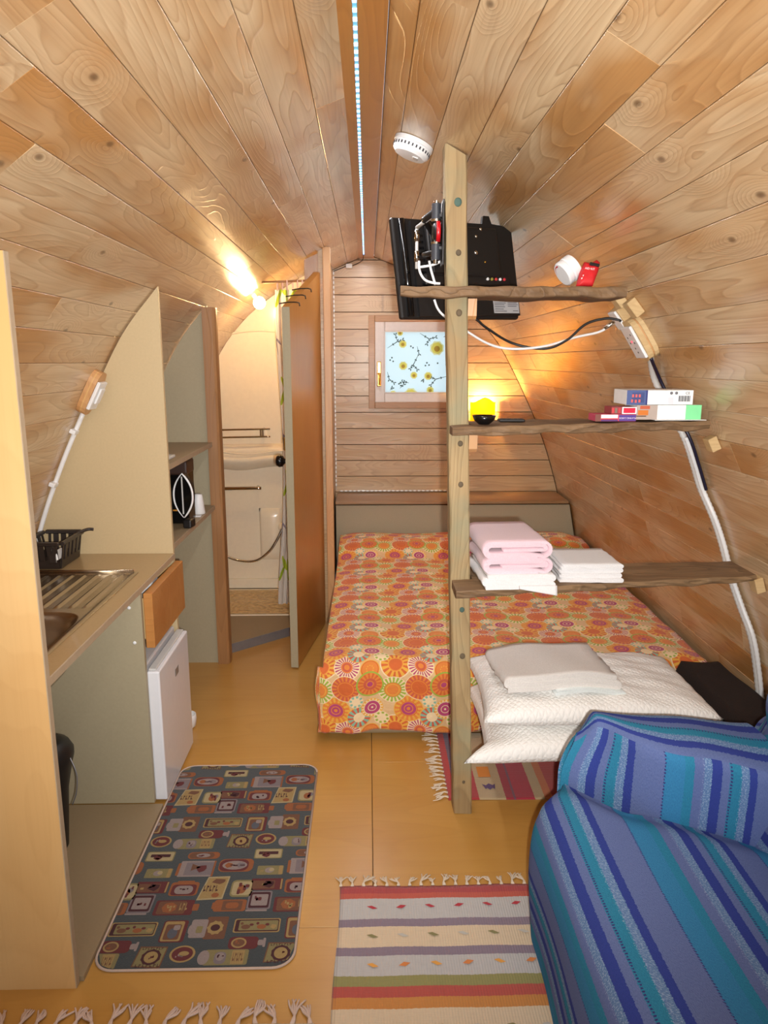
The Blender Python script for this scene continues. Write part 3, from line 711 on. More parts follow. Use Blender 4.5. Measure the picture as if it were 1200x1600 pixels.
# black bin with a wire handle under the sink
bn = thing('waste_bin', 'small black bin with a thin wire handle under the sink', 'bin', (-.985, 2.05, .016))
bm = BM(); lathe(bm, [(.042, 0), (.045, .005), (.060, .20), (.074, .27), (.084, .31), (.084, .325), (.074, .345), (.05, .36), (.015, .368)], 24, Matrix.Translation((-.985, 2.05, .017))); put('body', bm, BLACKP, bn, smooth=True)
bm = BM(); tube(bm, crv([(-.905, 2.04, .33), (-.885, 2.03, .28), (-.89, 2.03, .22), (-.91, 2.04, .17)], 6), .002, 6); put('wire_handle', bm, METALG, bn)

# dish rack
rk = thing('dish_rack', 'small black plastic dish rack on the worktop', 'dish rack', (-1.14, 2.6, .79))
x0, x1, y0, y1, zb, zt_ = -1.185, -1.075, 2.49, 2.655, .792, .89
bm = BM(); box(bm, (x0, y0, zb), (x1, y1, zb + .006), .002)
put('base', bm, RACKP, rk)
def wallp(bm, p, q, n, hz0, hz1, flare):
    """slotted basket wall between plan points p and q"""
    p, q = Vector(p), Vector(q); d = (q - p); L = d.length; d.normalize(); nrm = Vector((d.y, -d.x))
    M4 = frame((d.x, d.y, 0), (nrm.x * math.sin(flare), nrm.y * math.sin(flare), math.cos(flare)), (nrm.x, nrm.y, 0), (p.x, p.y, hz0))
    h = (hz1 - hz0) / math.cos(flare)
    box(bm, (0, 0, 0), (L, h * .30, .004), mat=M4); box(bm, (-.01, h * .86, -.006), (L + .01, h, .010), .003, 1, mat=M4)
    for i in range(n + 1):
        xx = L * i / n; box(bm, (max(0, xx - .009), h * .28, 0), (min(L, xx + .009), h * .9, .004), mat=M4)
for p, q, n in (((x0, y0), (x1, y0), 4), ((x1, y0), (x1, y1), 5), ((x1, y1), (x0, y1), 4), ((x0, y1), (x0, y0), 5)):
    bm = BM(); wallp(bm, p, q, n, zb, zt_, R(9)); put('slotted_wall', bm, RACKP, rk)
bm = BM(); box(bm, (x1 - .034, y0 - .012, .812), (x1 - .004, y0 + .001, .872), .004); box(bm, (x1 - .008, y0 - .013, .825), (x1 - .0, y0 + .03, .86), .003, mi=1)
put('cutlery_pocket', bm, [RACKP, WHITEP], rk)
bm = BM(); tube(bm, crv([(x1 + .012, y1 - .03, zt_ - .004), (x1 + .04, y1 - .0, zt_ + .004), (x1 + .06, y1 + .005, zt_ + .003)], 5), .006, 8); put('handle_lug', bm, RACKP, rk)

# fridge
fr = thing('mini_fridge', 'small white refrigerator under the orange drawer', 'refrigerator', (-.95, 2.5, 0))
bm = BM(); box(bm, (-1.20, 2.304, .02), (-.748, 2.69, .505), .006); put('body', bm, FRIDGEW, fr)
bm = BM(); box(bm, (-.742, 2.302, .012), (-.70, 2.692, .486), .006, 3); fd = put('door', bm, FRIDGEW, fr)
bm = BM(); box(bm, (-.738, 2.31, .4862), (-.712, 2.684, .494), .003); put('handle_recess', bm, GREYP, fd, label='pale grey grip along the door top')
bm = BM(); box(bm, (-.700, 2.49, .384), (-.6985, 2.535, .412), .0005, 1); put('badge', bm, plain('grey_badge', (140, 134, 128), .4), fd)
for x in (-1.15, -.80):
    for y in (2.34, 2.65):
        bm = BM(); lathe(bm, [(.014, 0), (.014, .02)], 10, Matrix.Translation((x, y, 0))); put('foot', bm, BLACKP, fr)
bm = BM(); lathe(bm, [(.02, 0), (.032, .01), (.036, .04), (.034, .06), (.030, .062), (.030, .012)], 20, Matrix.Translation((-.757, 2.84, 0)))
tag(put('plastic_pot', bm, WHITEP, loc=(-.757, 2.84, 0), smooth=True), 'small white plastic pot on the floor past the refrigerator', 'pot')

# tall shelf unit beyond the worktop
su = thing('shelf_unit', 'open shelf unit with a side coloured as lit beside the worktop', 'shelf unit', (-1.0, 3.1, 0))
bm = BM(); prism(bm, rib(-.738, 0, -1), 'Y', 2.70, 2.718); put('side_panel', bm, LAMG_LIT, su, label='tall grey-beige side panel coloured as lit with a curved edge')
for z in (.80, 1.105):
    xo = CX - wz(z) + .008
    bm = BM(); box(bm, (xo, 2.719, z), (-.745, 3.516, z + .018), .001, 1); s_ = put('shelf', bm, LAMF, su)
    bm = BM(); box(bm, (-.745, 2.719, z - .001), (-.741, 3.516, z + .019)); put('edging', bm, EDGE, s_)

# iron standing on its heel, sole towards the room
ir = thing('iron', 'black clothes iron stood upright with a white-rimmed sole', 'iron', (-.757, 2.97, .818))
def sole(t): return .040 * max(0, 1 - abs(t) ** 2.2)
zc, hh = .962, .090; yaw = Matrix.Translation((-.757, 2.97, 0)) @ Matrix.Rotation(R(-8), 4, 'Z')
def solepts(k, n=18): 
    P = []
    for i in range(n + 1): t = -1 + 2 * i / n; P.append((sole(t) * k, zc + t * hh * (.93 + .07 * k)))
    for i in range(n - 1, 0, -1): t = -1 + 2 * i / n; P.append((-sole(t) * k, zc + t * hh * (.93 + .07 * k)))
    return P
bm = BM(); prism(bm, solepts(.86), 'Y', -.006, 0, mat=yaw); put('soleplate', bm, BLACKG, ir)
bm = BM(); tube(bm, [yaw @ Vector((x, -.002, z)) for x, z in solepts(1.0) + [solepts(1.0)[0]]], .0042, 8); put('white_rim', bm, WHITEP, ir, label='white rim round the sole')
bm = BM(); box(bm, (-.003, -.0085, zc - .075), (.002, -.006, zc + .08), mat=yaw); put('steam_rib', bm, GREYP, ir)
bm = BM(); prism(bm, solepts(.8), 'Y', .0, .045, mat=yaw); put('housing', bm, BLACKP, ir)
bm = BM(); tube(bm, [yaw @ Vector(p) for p in crv([(0, .04, zc - .06), (0, .085, zc - .05), (0, .09, zc + .03), (0, .04, zc + .05)], 6)], .011, 10); put('handle', bm, BLACKP, ir)
bm = BM(); box(bm, (-.018, .02, .8195), (.018, .075, .855), .006, mat=yaw); put('heel', bm, BLACKP, ir)
cf = thing('coffee_maker', 'dark box-shaped appliance behind the iron', 'appliance', (-.79, 3.1, .818))
bm = BM(); box(bm, (-.86, 3.08, .8195), (-.765, 3.20, 1.085), .008); put('body', bm, BLACKG, cf)
bm = BM(); box(bm, (-.862, 3.075, 1.03), (-.763, 3.205, 1.09), .008); put('lid', bm, plain('dark_brown_plastic', (58, 38, 30), .35), cf)
bm = BM(); box(bm, (-.845, 3.076, .85), (-.78, 3.08, .98), .002); put('front_window', bm, BLACKG, cf)
bm = BM(); tube(bm, [(-.83, 3.074, .88), (-.80, 3.074, .88)], .004, 6); put('orange_light', bm, ink(230, 150, 50), cf)
bm = BM(); lathe(bm, [(.028, 0), (.030, .004), (.022, .07), (.018, .09), (.012, .092)], 18, Matrix.Translation((-.775, 3.30, .8185)))
tag(put('paper_cup', bm, WHITEP, loc=(-.775, 3.30, .8185), smooth=True), 'upturned white paper cup on the lower kitchen shelf', 'cup')
bm = BM(); box(bm, (-.80, 3.22, .8185), (-.75, 3.245, .823), .001); tag(put('paper_slip', bm, WHITEP, loc=(-.775, 3.235, .8185)), 'small white paper slip lying before the upturned cup', 'paper')
bt = thing('food_packet', 'pale upright packet with red base at the shelf end', 'packet', (-.80, 2.83, .818))
bm = BM(); box(bm, (-.832, 2.80, .8185), (-.778, 2.85, .93), .008); put('pack', bm, plain('cream_green_paper', (196, 190, 140), .6), bt)
bm = BM(); box(bm, (-.834, 2.798, .819), (-.776, 2.852, .85), .004); put('red_band', bm, ink(190, 90, 60), bt)
bm = BM(); box(bm, (-.85, 2.80, 1.1235), (-.775, 2.95, 1.135), .003); tag(put('folded_leaflet', bm, GREYP, loc=(-.8, 2.87, 1.1235)), 'grey folded leaflet on the upper kitchen shelf', 'leaflet')

# switch on its curved timber block, and white conduit, on the left wall
def wallframe(side, s, y):
    a, b = ps(s - .02), ps(s + .02); p = ps(s); dx, dz = b[0] - a[0], b[1] - a[1]; l = math.hypot(dx, dz)
    t = Vector((side * dx / l, 0, dz / l)); x = Vector((0, side, 0)); n = x.cross(t)
    return frame(x, t, n, (CX + side * p[0], y, p[1]))
sw = thing('light_switch', 'white switch on a rounded wooden block by the beige panel', 'switch', (-.985, 2.63, 1.40))
W4 = wallframe(-1, 1.305, 2.635)
def round_block(bm, w2, h2, t0, t1, n=20, p=3.0, M=None):
    prism(bm, [(w2 * math.copysign(abs(math.cos(a)) ** (2 / p), math.cos(a)), h2 * math.copysign(abs(math.sin(a)) ** (2 / p), math.sin(a))) for a in [2 * math.pi * i / n for i in range(n)]], 'Z', t0, t1, mat=M)
for t0, t1, c in ((.001, .014, TRIMW), (.014, .019, BIRCH), (.019, .032, TRIMW)):
    bm = BM(); round_block(bm, .042, .082, t0, t1, M=W4); put('block_layer', bm, c, sw)
bm = BM(); box(bm, (-.036, -.05, .032), (.036, .055, .044), .003, mat=W4); put('face_plate', bm, WHITEP, sw)
bm = BM(); box(bm, (-.02, -.03, .044), (.02, .03, .052), .004, mat=W4); put('rocker', bm, WHITEP, sw)
cd = thing('conduit', 'straight white cable conduit below the switch by the beige panel', 'conduit', (-1.1, 2.66, 1.1))
def wpt(side, s, y, off):
    return wallframe(side, s, y) @ Vector((0, 0, off))
bm = BM(); tube(bm, [wpt(-1, s, 2.66, .011) for s in [1.385 + .03 * i for i in range(20)]], .0085, 10); put('pipe', bm, WHITEP, cd)
for s in (1.465, 1.677):
    bm = BM(); box(bm, (-.012, -.008, 0), (.026, .008, .022), .003, mat=wallframe(-1, s, 2.655)); put('clip', bm, WHITEP, cd)

# ------------------------------------------------------------------ bed
hb = thing('headboard_box', 'boxed headboard with a brown ledge behind the bed', 'headboard', (.6, 4.9, 0))
bm = BM(); end_piece(bm, -.212, None, .02, .575, 4.725, 4.743, -.008); put('front_panel', bm, LAMG, hb)
bm = BM(); x1 = CX + wz(.60) - .012; box(bm, (-.215, 4.705, .585), (x1, 5.048, .603), .002, 1); put('ledge', bm, LEDGEW, hb)
bd = thing('bed', 'low double bed across the far end under a medallion bedspread', 'bed', (.6, 3.7, 0))
bm = BM(); box(bm, (-.165, 2.77, .0), (1.34, 4.715, .16), .01); put('base', bm, LAMF, bd)
bm = BM(); box(bm, (-.17, 2.75, .162), (1.335, 4.715, .325), .05, 3); put('mattress', bm, LINEN, bd)
PATH = [(2.722, .035), (2.712, .10), (2.70, .20), (2.690, .28), (2.700, .322), (2.735, .345), (2.80, .350), (3.2, .352), (3.7, .352), (4.16, .353), (4.24, .362), (4.30, .395), (4.36, .414), (4.5, .418), (4.66, .405), (4.70, .385), (4.712, .34)]
PP = [(v.x, v.y) for v in crv([(a, b, 0) for a, b in PATH], 8)]
PL = [0]
for a, b in zip(PP, PP[1:]): PL.append(PL[-1] + math.hypot(b[0] - a[0], b[1] - a[1]))
def path(t):
    s = t * PL[-1]
    for i in range(len(PL) - 1):
        if PL[i + 1] >= s - 1e-9:
            k = (s - PL[i]) / (PL[i + 1] - PL[i]); return PP[i][0] + k * (PP[i + 1][0] - PP[i][0]), PP[i][1] + k * (PP[i + 1][1] - PP[i][1])
XLB, XRB = -.192, 1.352
def spread(u, v):
    # u: 0..0.12 is the left-hand drop, the rest runs across the bed
    y, z = path(v)
    ry = 2.75 + 0
    edge = smooth(.0, .02, v)
    if u < .1:
        k = u / .1
        x = XLB + .012 * math.cos(k * math.pi / 2) * -1; zz = .05 + (z - .05) * k ** .8
        x = XLB - .016 * (1 - k) + .006 * math.sin(v * 60) * (1 - k)
        y += .01 * (1 - k) * math.sin(v * 23)
        if z < .33: zz = z
        x += .0
        return Vector((x + (.012 if z > .33 else 0) * k, y, zz))
    k = (u - .1) / .9
    x = XLB + .012 + k * (XRB - XLB - .012)
    front = 1 - smooth(2.70, 2.80, y)
    hem = 1 - smooth(.0, .10, v)
    y += front * (.010 * math.sin(x * 17) + .006 * math.sin(x * 41 + 1)) - .004
    z += hem * (.008 * math.sin(x * 9 + 1) + .004 * math.sin(x * 31)) * .8
    z += (1 - front) * (.004 * math.sin(x * 11 + y * 3) + .003 * math.sin(y * 17 + x * 5))
    if k > .93: z -= .02 * smooth(.93, 1, k)
    if k < .06 and z > .3: z -= .012 * (1 - smooth(0, .06, k))
    return Vector((x, y, z))
def spread_uv(u, v):
    x = (u - .1) / .9 * 1.53 if u > .1 else (u - .1) * 3
    return (x + .04, v * PL[-1] + .02)
bm = BM(); grid(bm, 130, 240, spread, spread_uv)
bs = put('bedspread', bm, SPREAD, loc=(.6, 3.7, .35)); tag(bs, 'orange medallion print bedspread covering the bed', 'bedspread')
sm = bs.modifiers.new('thick', 'SOLIDIFY'); sm.thickness = .006; sm.offset = -1

# ------------------------------------------------------------------ post and shelves
def postx(z): return (.2845 + (.2205 - .2845) * z / 2.08, .3455 + (.2815 - .3455) * z / 2.08)
pt = thing('timber_post', 'weathered square timber post from floor to ceiling', 'post', (.313, 2.25, 0))
bm = BM()
zs = [.006 + i * 2.075 / 40 for i in range(41)]; rings = []
rnd = random.Random(3)
for z in zs:
    a, b = postx(z); j = lambda: rnd.uniform(-.0012, .0012)
    zt0 = z; zt1 = z
    if z > 2.05: zt0, zt1 = zw(abs(a - CX)) - .004, zw(abs(b - CX)) - .004
    if z < .02: zt0, zt1 = .003, .0
    c = .004
    rings.append([bm.verts.new(q) for q in ((a + c + j(), 2.217 + j(), zt0), (b - c + j(), 2.217 + j(), zt1), (b + j(), 2.221, zt1), (b + j(), 2.285, zt1), (b - c, 2.289, zt1), (a + c, 2.289, zt0), (a + j(), 2.285, zt0), (a + j(), 2.221, zt0))])
for A, B in zip(rings, rings[1:]):
    for k in range(8): bm.faces.new((A[k], A[(k + 1) % 8], B[(k + 1) % 8], B[k]))
bm.faces.new(rings[0][::-1]); bm.faces.new(rings[-1])
put('timber', bm, POSTW, pt)
KNOT = plain('dark_timber_knot', (92, 78, 58), 0.8, fleck=.2); KNOTG = plain('green_timber_knot', (70, 92, 82), 0.8, fleck=.2)
for z, g, r in ((1.945, 1, .011), (1.808, 0, .008), (1.64, 0, .009), (1.256, 0, .008), (1.13, 0, .008), (.726, 1, .008), (.569, 0, .009), (.12, 0, .005)):
    a, b = postx(z); bm = BM(); lathe(bm, [(r, 0), (r * .95, .0012), (r * .5, .0018)], 14, Matrix.Translation(((a + b) / 2 + .004, 2.2166, z)) @ Matrix.Rotation(R(90), 4, 'X') @ Matrix.Diagonal((1, 1.15, 1, 1))); put('knot', bm, KNOTG if g else KNOT, pt)

def shelf_board(name, label, x0, x1, yf0, yf1, yb0, yb1, zt0, zt1, th, live, seed):
    """Rough board, notched round the post at its left end, with a waney front edge."""
    rnd = random.Random(seed); n = 46; bm = BM()
    ph = [rnd.uniform(0, 6) for _ in range(4)]
    def fy(k): return live * (.5 * math.sin(k * 9 + ph[0]) + .3 * math.sin(k * 23 + ph[1]) + .2 * math.sin(k * 61 + ph[2]))
    _, pr = postx((zt0 + zt1) / 2); pr += .006
    A = []
    xs = sorted([x0 + (x1 - x0) * i / n for i in range(n + 1)] + [pr - .0004, pr + .0001])
    for x in xs:
        k = (x - x0) / (x1 - x0); yf = yf0 + (yf1 - yf0) * k + fy(k)
        yb = (yb0 + (yb1 - yb0) * k) if x > pr else 2.2125
        zt = zt0 + (zt1 - zt0) * k + .0015 * math.sin(k * 40 + ph[3])
        tb = th * (1 + .10 * math.sin(k * 17 + ph[2]) + .06 * math.sin(k * 43))
        xe = x1 + (zt0 * 0)
        A.append([bm.verts.new(q) for q in ((x, yf + .003, zt), (x, yf, zt - .004), (x, yf + .004 * math.sin(k * 50), zt - tb * .5), (x, yf + .002, zt - tb + .003), (x, yf + .006, zt - tb), (x, yb, zt - tb), (x, yb, zt))])
    for P, Q in zip(A, A[1:]):
        for k in range(7): bm.faces.new((P[k], P[(k + 1) % 7], Q[(k + 1) % 7], Q[k]))
    bm.faces.new(A[0][::-1]); bm.faces.new(A[-1])
    o = put('board', bm, SHELFW, None, loc=((x0 + x1) / 2, 2.25, zt0))
    o.name = name; tag(o, label, 'shelf', 'rough shelves on the timber post'); return o
shelf_board('shelf_board', 'rough brown shelf board beside the television, topmost of three', .095, .752, 2.175, 2.19, 2.34, 2.34, 1.711, 1.712, .029, .004, 1)
shelf_board('shelf_board', 'rough wavy-edged shelf board carrying the game boxes', .246, 1.028, 2.135, 2.185, 2.36, 2.36, 1.312, 1.326, .026, .006, 5)
shelf_board('shelf_board', 'wide rough shelf board carrying the folded towels, lowest of three', .262, 1.245, 2.092, 2.236, 2.372, 2.405, .827, .827, .022, .004, 9)
def cleat(label, lo, hi, mat, bev=.004):
    bm = BM(); box(bm, lo, hi, bev); c = [(lo[i] + hi[i]) / 2 for i in range(3)]
    return tag(put('shelf_cleat', bm, mat, loc=(c[0], c[1], lo[2])), label, 'cleat')
for (z0, z1, lab) in ((1.622, 1.681, 'rounded pine cleat on the post under the topmost shelf'), (1.228, 1.285, 'rounded pine cleat on the post under the game box shelf')):
    a, b = postx((z0 + z1) / 2); bm = BM()
    prism(bm, [(2.225, z1), (2.285, z1), (2.285, z0), (2.24, z0), (2.228, z0 + .01)], 'X', b + .001, b + .027)
    tag(put('shelf_cleat', bm, TRIMW, loc=(b + .014, 2.25, z0)), lab, 'cleat')
for s, y, lab, w2, h2, t in ((1.468, 2.25, 'square pine block on the right wall under the game box shelf', .022, .022, .03), (1.965, 2.25, 'square pine block on the right wall under the towel shelf', .022, .025, .03),
                            (.985, 2.34, 'square pine block on the right wall left of the socket', .022, .028, .032), (.945, 2.415, 'square pine block on the right wall touching the topmost shelf end', .024, .026, .03)):
    M4 = wallframe(1, s, y); bm = BM(); box(bm, (-w2, -h2, .001), (w2, h2, t), .002, 1, mat=M4)
    tag(put('shelf_cleat', bm, BLOCKW, loc=M4.to_translation()), lab, 'cleat')

# ------------------------------------------------------------------ television on its arm (seen from behind)
TVM = Matrix.Translation((.309, 2.604, 1.805)) @ Matrix.Rotation(R(26.1), 4, 'Z') @ Matrix.Rotation(R(-10.7), 4, 'X') @ Matrix.Rotation(R(-1.4), 4, 'Y')
tv = thing('television', 'black flat television seen from behind on a wall arm', 'television', (.309, 2.604, 1.805))
bm = BM(); box(bm, (-.24, .0, -.165), (.24, .022, .165), .008, 3, mat=TVM); put('bezel', bm, BLACKP, tv)
bm = BM(); box(bm, (-.225, .0222, -.15), (.225, .0235, .152), .0005, 1, mat=TVM); put('screen', bm, BLACKG, tv)
bm = BM(); prism(bm, [(-.175, .152), (.11, .158), (.118, .186), (.142, .186), (.150, .160), (.232, .152), (.236, -.155), (-.175, -.16)], 'Y', -.012, .0, mat=TVM); put('back_cover', bm, BLACKP, tv)
bm = BM(); box(bm, (-.13, -.034, -.03), (.16, -.010, .14), .012, 3, mat=TVM); box(bm, (-.15, -.026, -.06), (.20, -.010, -.02), .008, 2, mat=TVM); put('rear_bulge', bm, BLACKP, tv)
bm = BM()
for k in range(9): box(bm, (-.155 + .0 , -.0135, .10 - k * .02), (-.135, -.011, .108 - k * .02), mat=TVM)
put('vent_ribs', bm, BLACKG, tv)
bm = BM(); tube(bm, [TVM @ Vector(p) for p in ((-.205, -.003, .158), (-.205, -.005, 0), (-.205, -.003, -.158))], .012, 10); put('curved_edge', bm, BLACKG, tv)
ST = bm = BM(); box(bm, (.124, -.0135, -.148), (.232, -.012, -.098), mat=TVM); stk = put('rating_label', bm, plain('silver_label', (168, 168, 170), .45), tv, label='silver rating label')
bm = BM()
for r_, (a, b, c) in enumerate(((.128, .165, -.106), (.128, .176, -.113), (.128, .17, -.119), (.128, .172, -.126), (.128, .165, -.134), (.128, .178, -.141), (.184, .226, -.106), (.184, .224, -.112), (.184, .227, -.118), (.184, .222, -.124), (.205, .227, -.140))): box(bm, (a, -.0139, c - .0012), (b, -.0135, c + .0012), mat=TVM)
put('label_print', bm, ink(90, 90, 96), stk)
for x, z, r, m in ((.085, .13, .006, CHROME), (.063, .105, .006, CHROME), (.057, .05, .008, CHROME), (.09, .02, .004, BRASS), (-.02, .10, .006, CHROME)):
    bm = BM(); lathe(bm, [(r, 0), (r * .9, .003), (r * .3, .005)], 12, TVM @ Matrix.Translation((x, -.034 if x < .15 and z > -.02 else -.014, z)) @ Matrix.Rotation(R(90), 4, 'X')); put('screw', bm, m, tv, smooth=True)
for i, c in enumerate(((220, 220, 220), (150, 140, 60), (200, 60, 60), (230, 230, 230), (200, 50, 60))):
    bm = BM(); lathe(bm, [(.005, 0), (.005, .006), (.002, .006)], 10, TVM @ Matrix.Translation((.098 + i * .0175, -.026, -.036)) @ Matrix.Rotation(R(90), 4, 'X')); put('socket', bm, ink(*c), tv)
# the wall arm on the post's left face
ar = thing('tv_arm', 'black swivel television arm with a red disc on the post', 'tv bracket', (.215, 2.26, 1.865))
a, b = postx(1.865)
bm = BM(); box(bm, (a - .010, 2.222, 1.775), (a - .0055, 2.282, 1.955), .001, 1); put('mount_plate', bm, BLACKP, ar)
ax, ay = a - .026, 2.255
GC = plain('dark_grey_enamel', (58, 60, 66), .35)
for z0, z1, r, m, nm in ((1.905, 1.948, .0135, GC, 'hinge_barrel'), (1.792, 1.836, .0135, GC, 'hinge_barrel'), (1.898, 1.905, .015, CHROME, 'washer'), (1.836, 1.842, .015, CHROME, 'washer'), (1.948, 1.956, .007, CHROME, 'bolt'), (1.782, 1.792, .007, CHROME, 'bolt')):
    bm = BM(); lathe(bm, [(r, 0), (r, z1 - z0)], 18, Matrix.Translation((ax, ay, z0))); auto_smooth(put(nm, bm, m, ar), 40)
bm = BM(); lathe(bm, [(.020, 0), (.026, .004), (.030, .010), (.030, .018), (.02, .022)], 28, Matrix.Translation((ax - .011, ay, 1.87)) @ Matrix.Rotation(R(90), 4, 'Y')); put('swivel_disc', bm, BLACKP, ar, smooth=True)
bm = BM(); lathe(bm, [(.0305, 0), (.032, .002), (.032, .010), (.0305, .012)], 28, Matrix.Translation((ax - .001, ay, 1.87)) @ Matrix.Rotation(R(90), 4, 'Y')); put('red_ring', bm, REDP, ar, smooth=True, label='bright red ring')
for z in (1.915, 1.825):
    bm = BM(); box(bm, (ax - .008, ay - .010, z - .006), (a - .003, ay + .012, z + .006), .002, 1); put('bracket', bm, BLACKP, ar)
e = TVM @ Vector((-.10, -.052, .075)); e2 = TVM @ Vector((-.10, -.052, -.0))
bm = BM(); tube(bm, [(ax, ay, 1.93), (ax - .03, ay + .06, 1.915), e], .010, 10); tube(bm, [(ax, ay, 1.815), (ax - .03, ay + .06, 1.815), e2], .008, 10); put('link_arm', bm, BLACKP, ar)
bm = BM(); box(bm, (-.125, -.045, -.025), (-.075, -.0348, .10), .002, 1, mat=TVM); put('tv_plate', bm, BLACKP, ar)
for za, zb in ((1.86, 1.892), (1.80, 1.832)):
    bm = BM(); tube(bm, [(.152, 2.36, za), (.152, 2.36, zb)], .0075, 12); put('chrome_sleeve', bm, CHROME, ar)
bm = BM(); tube(bm, [(.152, 2.36, 1.78), (.152, 2.36, 1.90)], .005, 8); tube(bm, [(.152, 2.36, 1.90), (ax, ay + .01, 1.925)], .006, 8); put('stay_rod', bm, GREYP, ar)
cb = thing('coiled_cable', 'loop of white cable hanging from the television arm', 'cable', (.19, 2.33, 1.77))
bm = BM(); tube(bm, crv([(.158, 2.34, 1.80), (.16, 2.335, 1.77), (.175, 2.33, 1.745), (.20, 2.325, 1.735), (.222, 2.325, 1.733)], 6), .004, 8); tube(bm, crv([(.16, 2.335, 1.782), (.185, 2.33, 1.785), (.205, 2.33, 1.79), (.222, 2.325, 1.797)], 6), .004, 8); tube(bm, crv([(.188, 2.33, 1.80), (.195, 2.33, 1.77), (.208, 2.33, 1.73)], 6), .004, 8); put('cable', bm, WHITEP, cb)
bm = BM(); tube(bm, crv([(.30, 2.52, 1.66), (.363, 2.55, 1.642), (.398, 2.52, 1.611), (.476, 2.47, 1.56), (.578, 2.45, 1.541), (.651, 2.45, 1.568), (.711, 2.45, 1.619), (.773, 2.445, 1.637), (.812, 2.44, 1.633), (.822, 2.435, 1.628)], 8), .0042, 8)
tag(put('black_cable', bm, BLACKP, loc=(.57, 2.45, 1.54)), 'black cable sagging from the television to the wall socket', 'cable')
bm = BM(); tube(bm, crv([(.22, 2.50, 1.70), (.245, 2.5, 1.655), (.331, 2.5, 1.598), (.404, 2.48, 1.556), (.475, 2.46, 1.541), (.578, 2.45, 1.549), (.682, 2.455, 1.578), (.755, 2.455, 1.594), (.79, 2.455, 1.612)], 8), .0042, 8)
wc = put('white_cable', bm, WHITEP, loc=(.57, 2.46, 1.54)); tag(wc, 'white aerial cable sagging from the television to the wall socket', 'cable')
bm = BM(); tube(bm, [(.775, 2.455, 1.605), (.80, 2.455, 1.622), (.806, 2.455, 1.628)], .0065, 10, rib=.15); o = put('plug', bm, CHROME, wc, label='silver aerial plug')

# sockets on the right wall
so = thing('wall_socket', 'white double socket on layered wooden blocks on right wall', 'socket', (.87, 2.46, 1.60))
Wa = wallframe(1, 1.095, 2.43)
for t0, t1, c, w2, h2 in ((.001, .016, BLOCKW, .05, .075), (.016, .022, TRIMW, .047, .071), (.022, .04, BLOCKW, .05, .075)):
    bm = BM(); round_block(bm, w2, h2, t0, t1, p=3.2, M=Wa); put('block_layer', bm, c, so)
bm = BM(); box(bm, (-.043, -.058, .040), (.043, .058, .05), .003, mat=Wa); so_p = put('face_plate', bm, WHITEP, so)
bm = BM()
for i, (x, y) in enumerate(((-.018, -.03), (-.018, 0), (.0, .02), (.018, .0), (.018, -.02), (-.005, .035))): box(bm, (x - .003, y - .003, .05), (x + .003, y + .003, .0508), .0005, 1, mat=Wa)
put('socket_holes', bm, BLACKP, so_p)
NEON = Mat('red_neon', (230, 40, 60), .4); NEON.set('Emission Color', rgb(255, 60, 80)); NEON.set('Emission Strength', 2.0)
bm = BM(); lathe(bm, [(.004, 0), (.003, .002)], 10, Wa @ Matrix.Translation((.0, -.005, .05))); put('neon_light', bm, NEON.m, so_p)
Wb = wallframe(1, 1.01, 2.49)
s2 = thing('aerial_socket', 'white aerial socket on a timber block where cables plug in', 'socket', (.83, 2.49, 1.66))
bm = BM(); box(bm, (-.04, -.035, .001), (.04, .035, .03), .003, mat=Wb); put('block', bm, BLOCKW, s2)
bm = BM(); box(bm, (-.033, -.035, .03), (.033, .035, .039), .003, mat=Wb); put('face_plate', bm, WHITEP, s2)
# corrugated conduit and black cable down the wall
CS = [(1.165, 2.44), (1.25, 2.50), (1.36, 2.49), (1.469, 2.46), (1.57, 2.475), (1.67, 2.49), (1.78, 2.465), (1.874, 2.455), (2.0, 2.45), (2.10, 2.42), (2.2, 2.375), (2.32, 2.365), (2.44, 2.36)]
c2 = thing('corrugated_conduit', 'ribbed grey conduit running down the right wall', 'conduit', (1.2, 2.45, .9))
pts = [wpt(1, s, y + .0, .014) for s, y in CS]
bm = BM(); tube(bm, crv(pts, 14), .0105, 10, rib=.10); put('pipe', bm, GREYP, c2)
pts = [wpt(1, s, y - .020 , .014) for s, y in CS if s > 1.4]
bm = BM(); tube(bm, crv(pts, 14), .008, 10, rib=.10); put('pipe', bm, WHITEP, c2)
bm = BM(); box(bm, (-.016, -.006, 0), (.016, .006, .026), .003, mat=wallframe(1, 1.30, 2.49)); put('clip', bm, WHITEP, c2)
pts = [wpt(1, s, y - .042, .03 if s < 1.2 else .012) for s, y in CS if s < 1.68]
bm = BM(); tube(bm, crv(pts, 10), .0055, 8); tag(put('mains_cable', bm, plain('navy_black_cable', (26, 24, 48), .4), loc=(1.0, 2.43, 1.4)), 'dark cable beside the ribbed conduit on the right wall', 'cable')

# smoke alarm under the ceiling
W4 = wallframe(1, .14, 2.345)
sa = thing('smoke_alarm', 'round white smoke alarm fixed to the ceiling', 'smoke alarm', W4.to_translation())
bm = BM(); lathe(bm, [(.060, .001), (.060, .012), (.0565, .013), (.0565, .018), (.057, .019), (.055, .032), (.046, .041), (.02, .044), (.002, .044)], 36, W4); auto_smooth(put('body', bm, WHITEP, sa), 35)
bm = BM()
for i in range(30):
    a = i / 30 * 2 * math.pi; box(bm, (-.0022, -.0005, -.004), (.0022, .001, .004), mat=W4 @ Matrix.Translation((.0572 * math.cos(a), .0572 * math.sin(a), .0225)) @ Matrix.Rotation(a + math.pi / 2, 4, 'Z'))
put('vent_slots', bm, DGREY, sa)
bm = BM(); box(bm, (-.014, -.008, .040), (.014, .010, .0455), .002, mat=W4 @ Matrix.Translation((-.01, .018, 0))); put('test_button', bm, GREYP, sa)

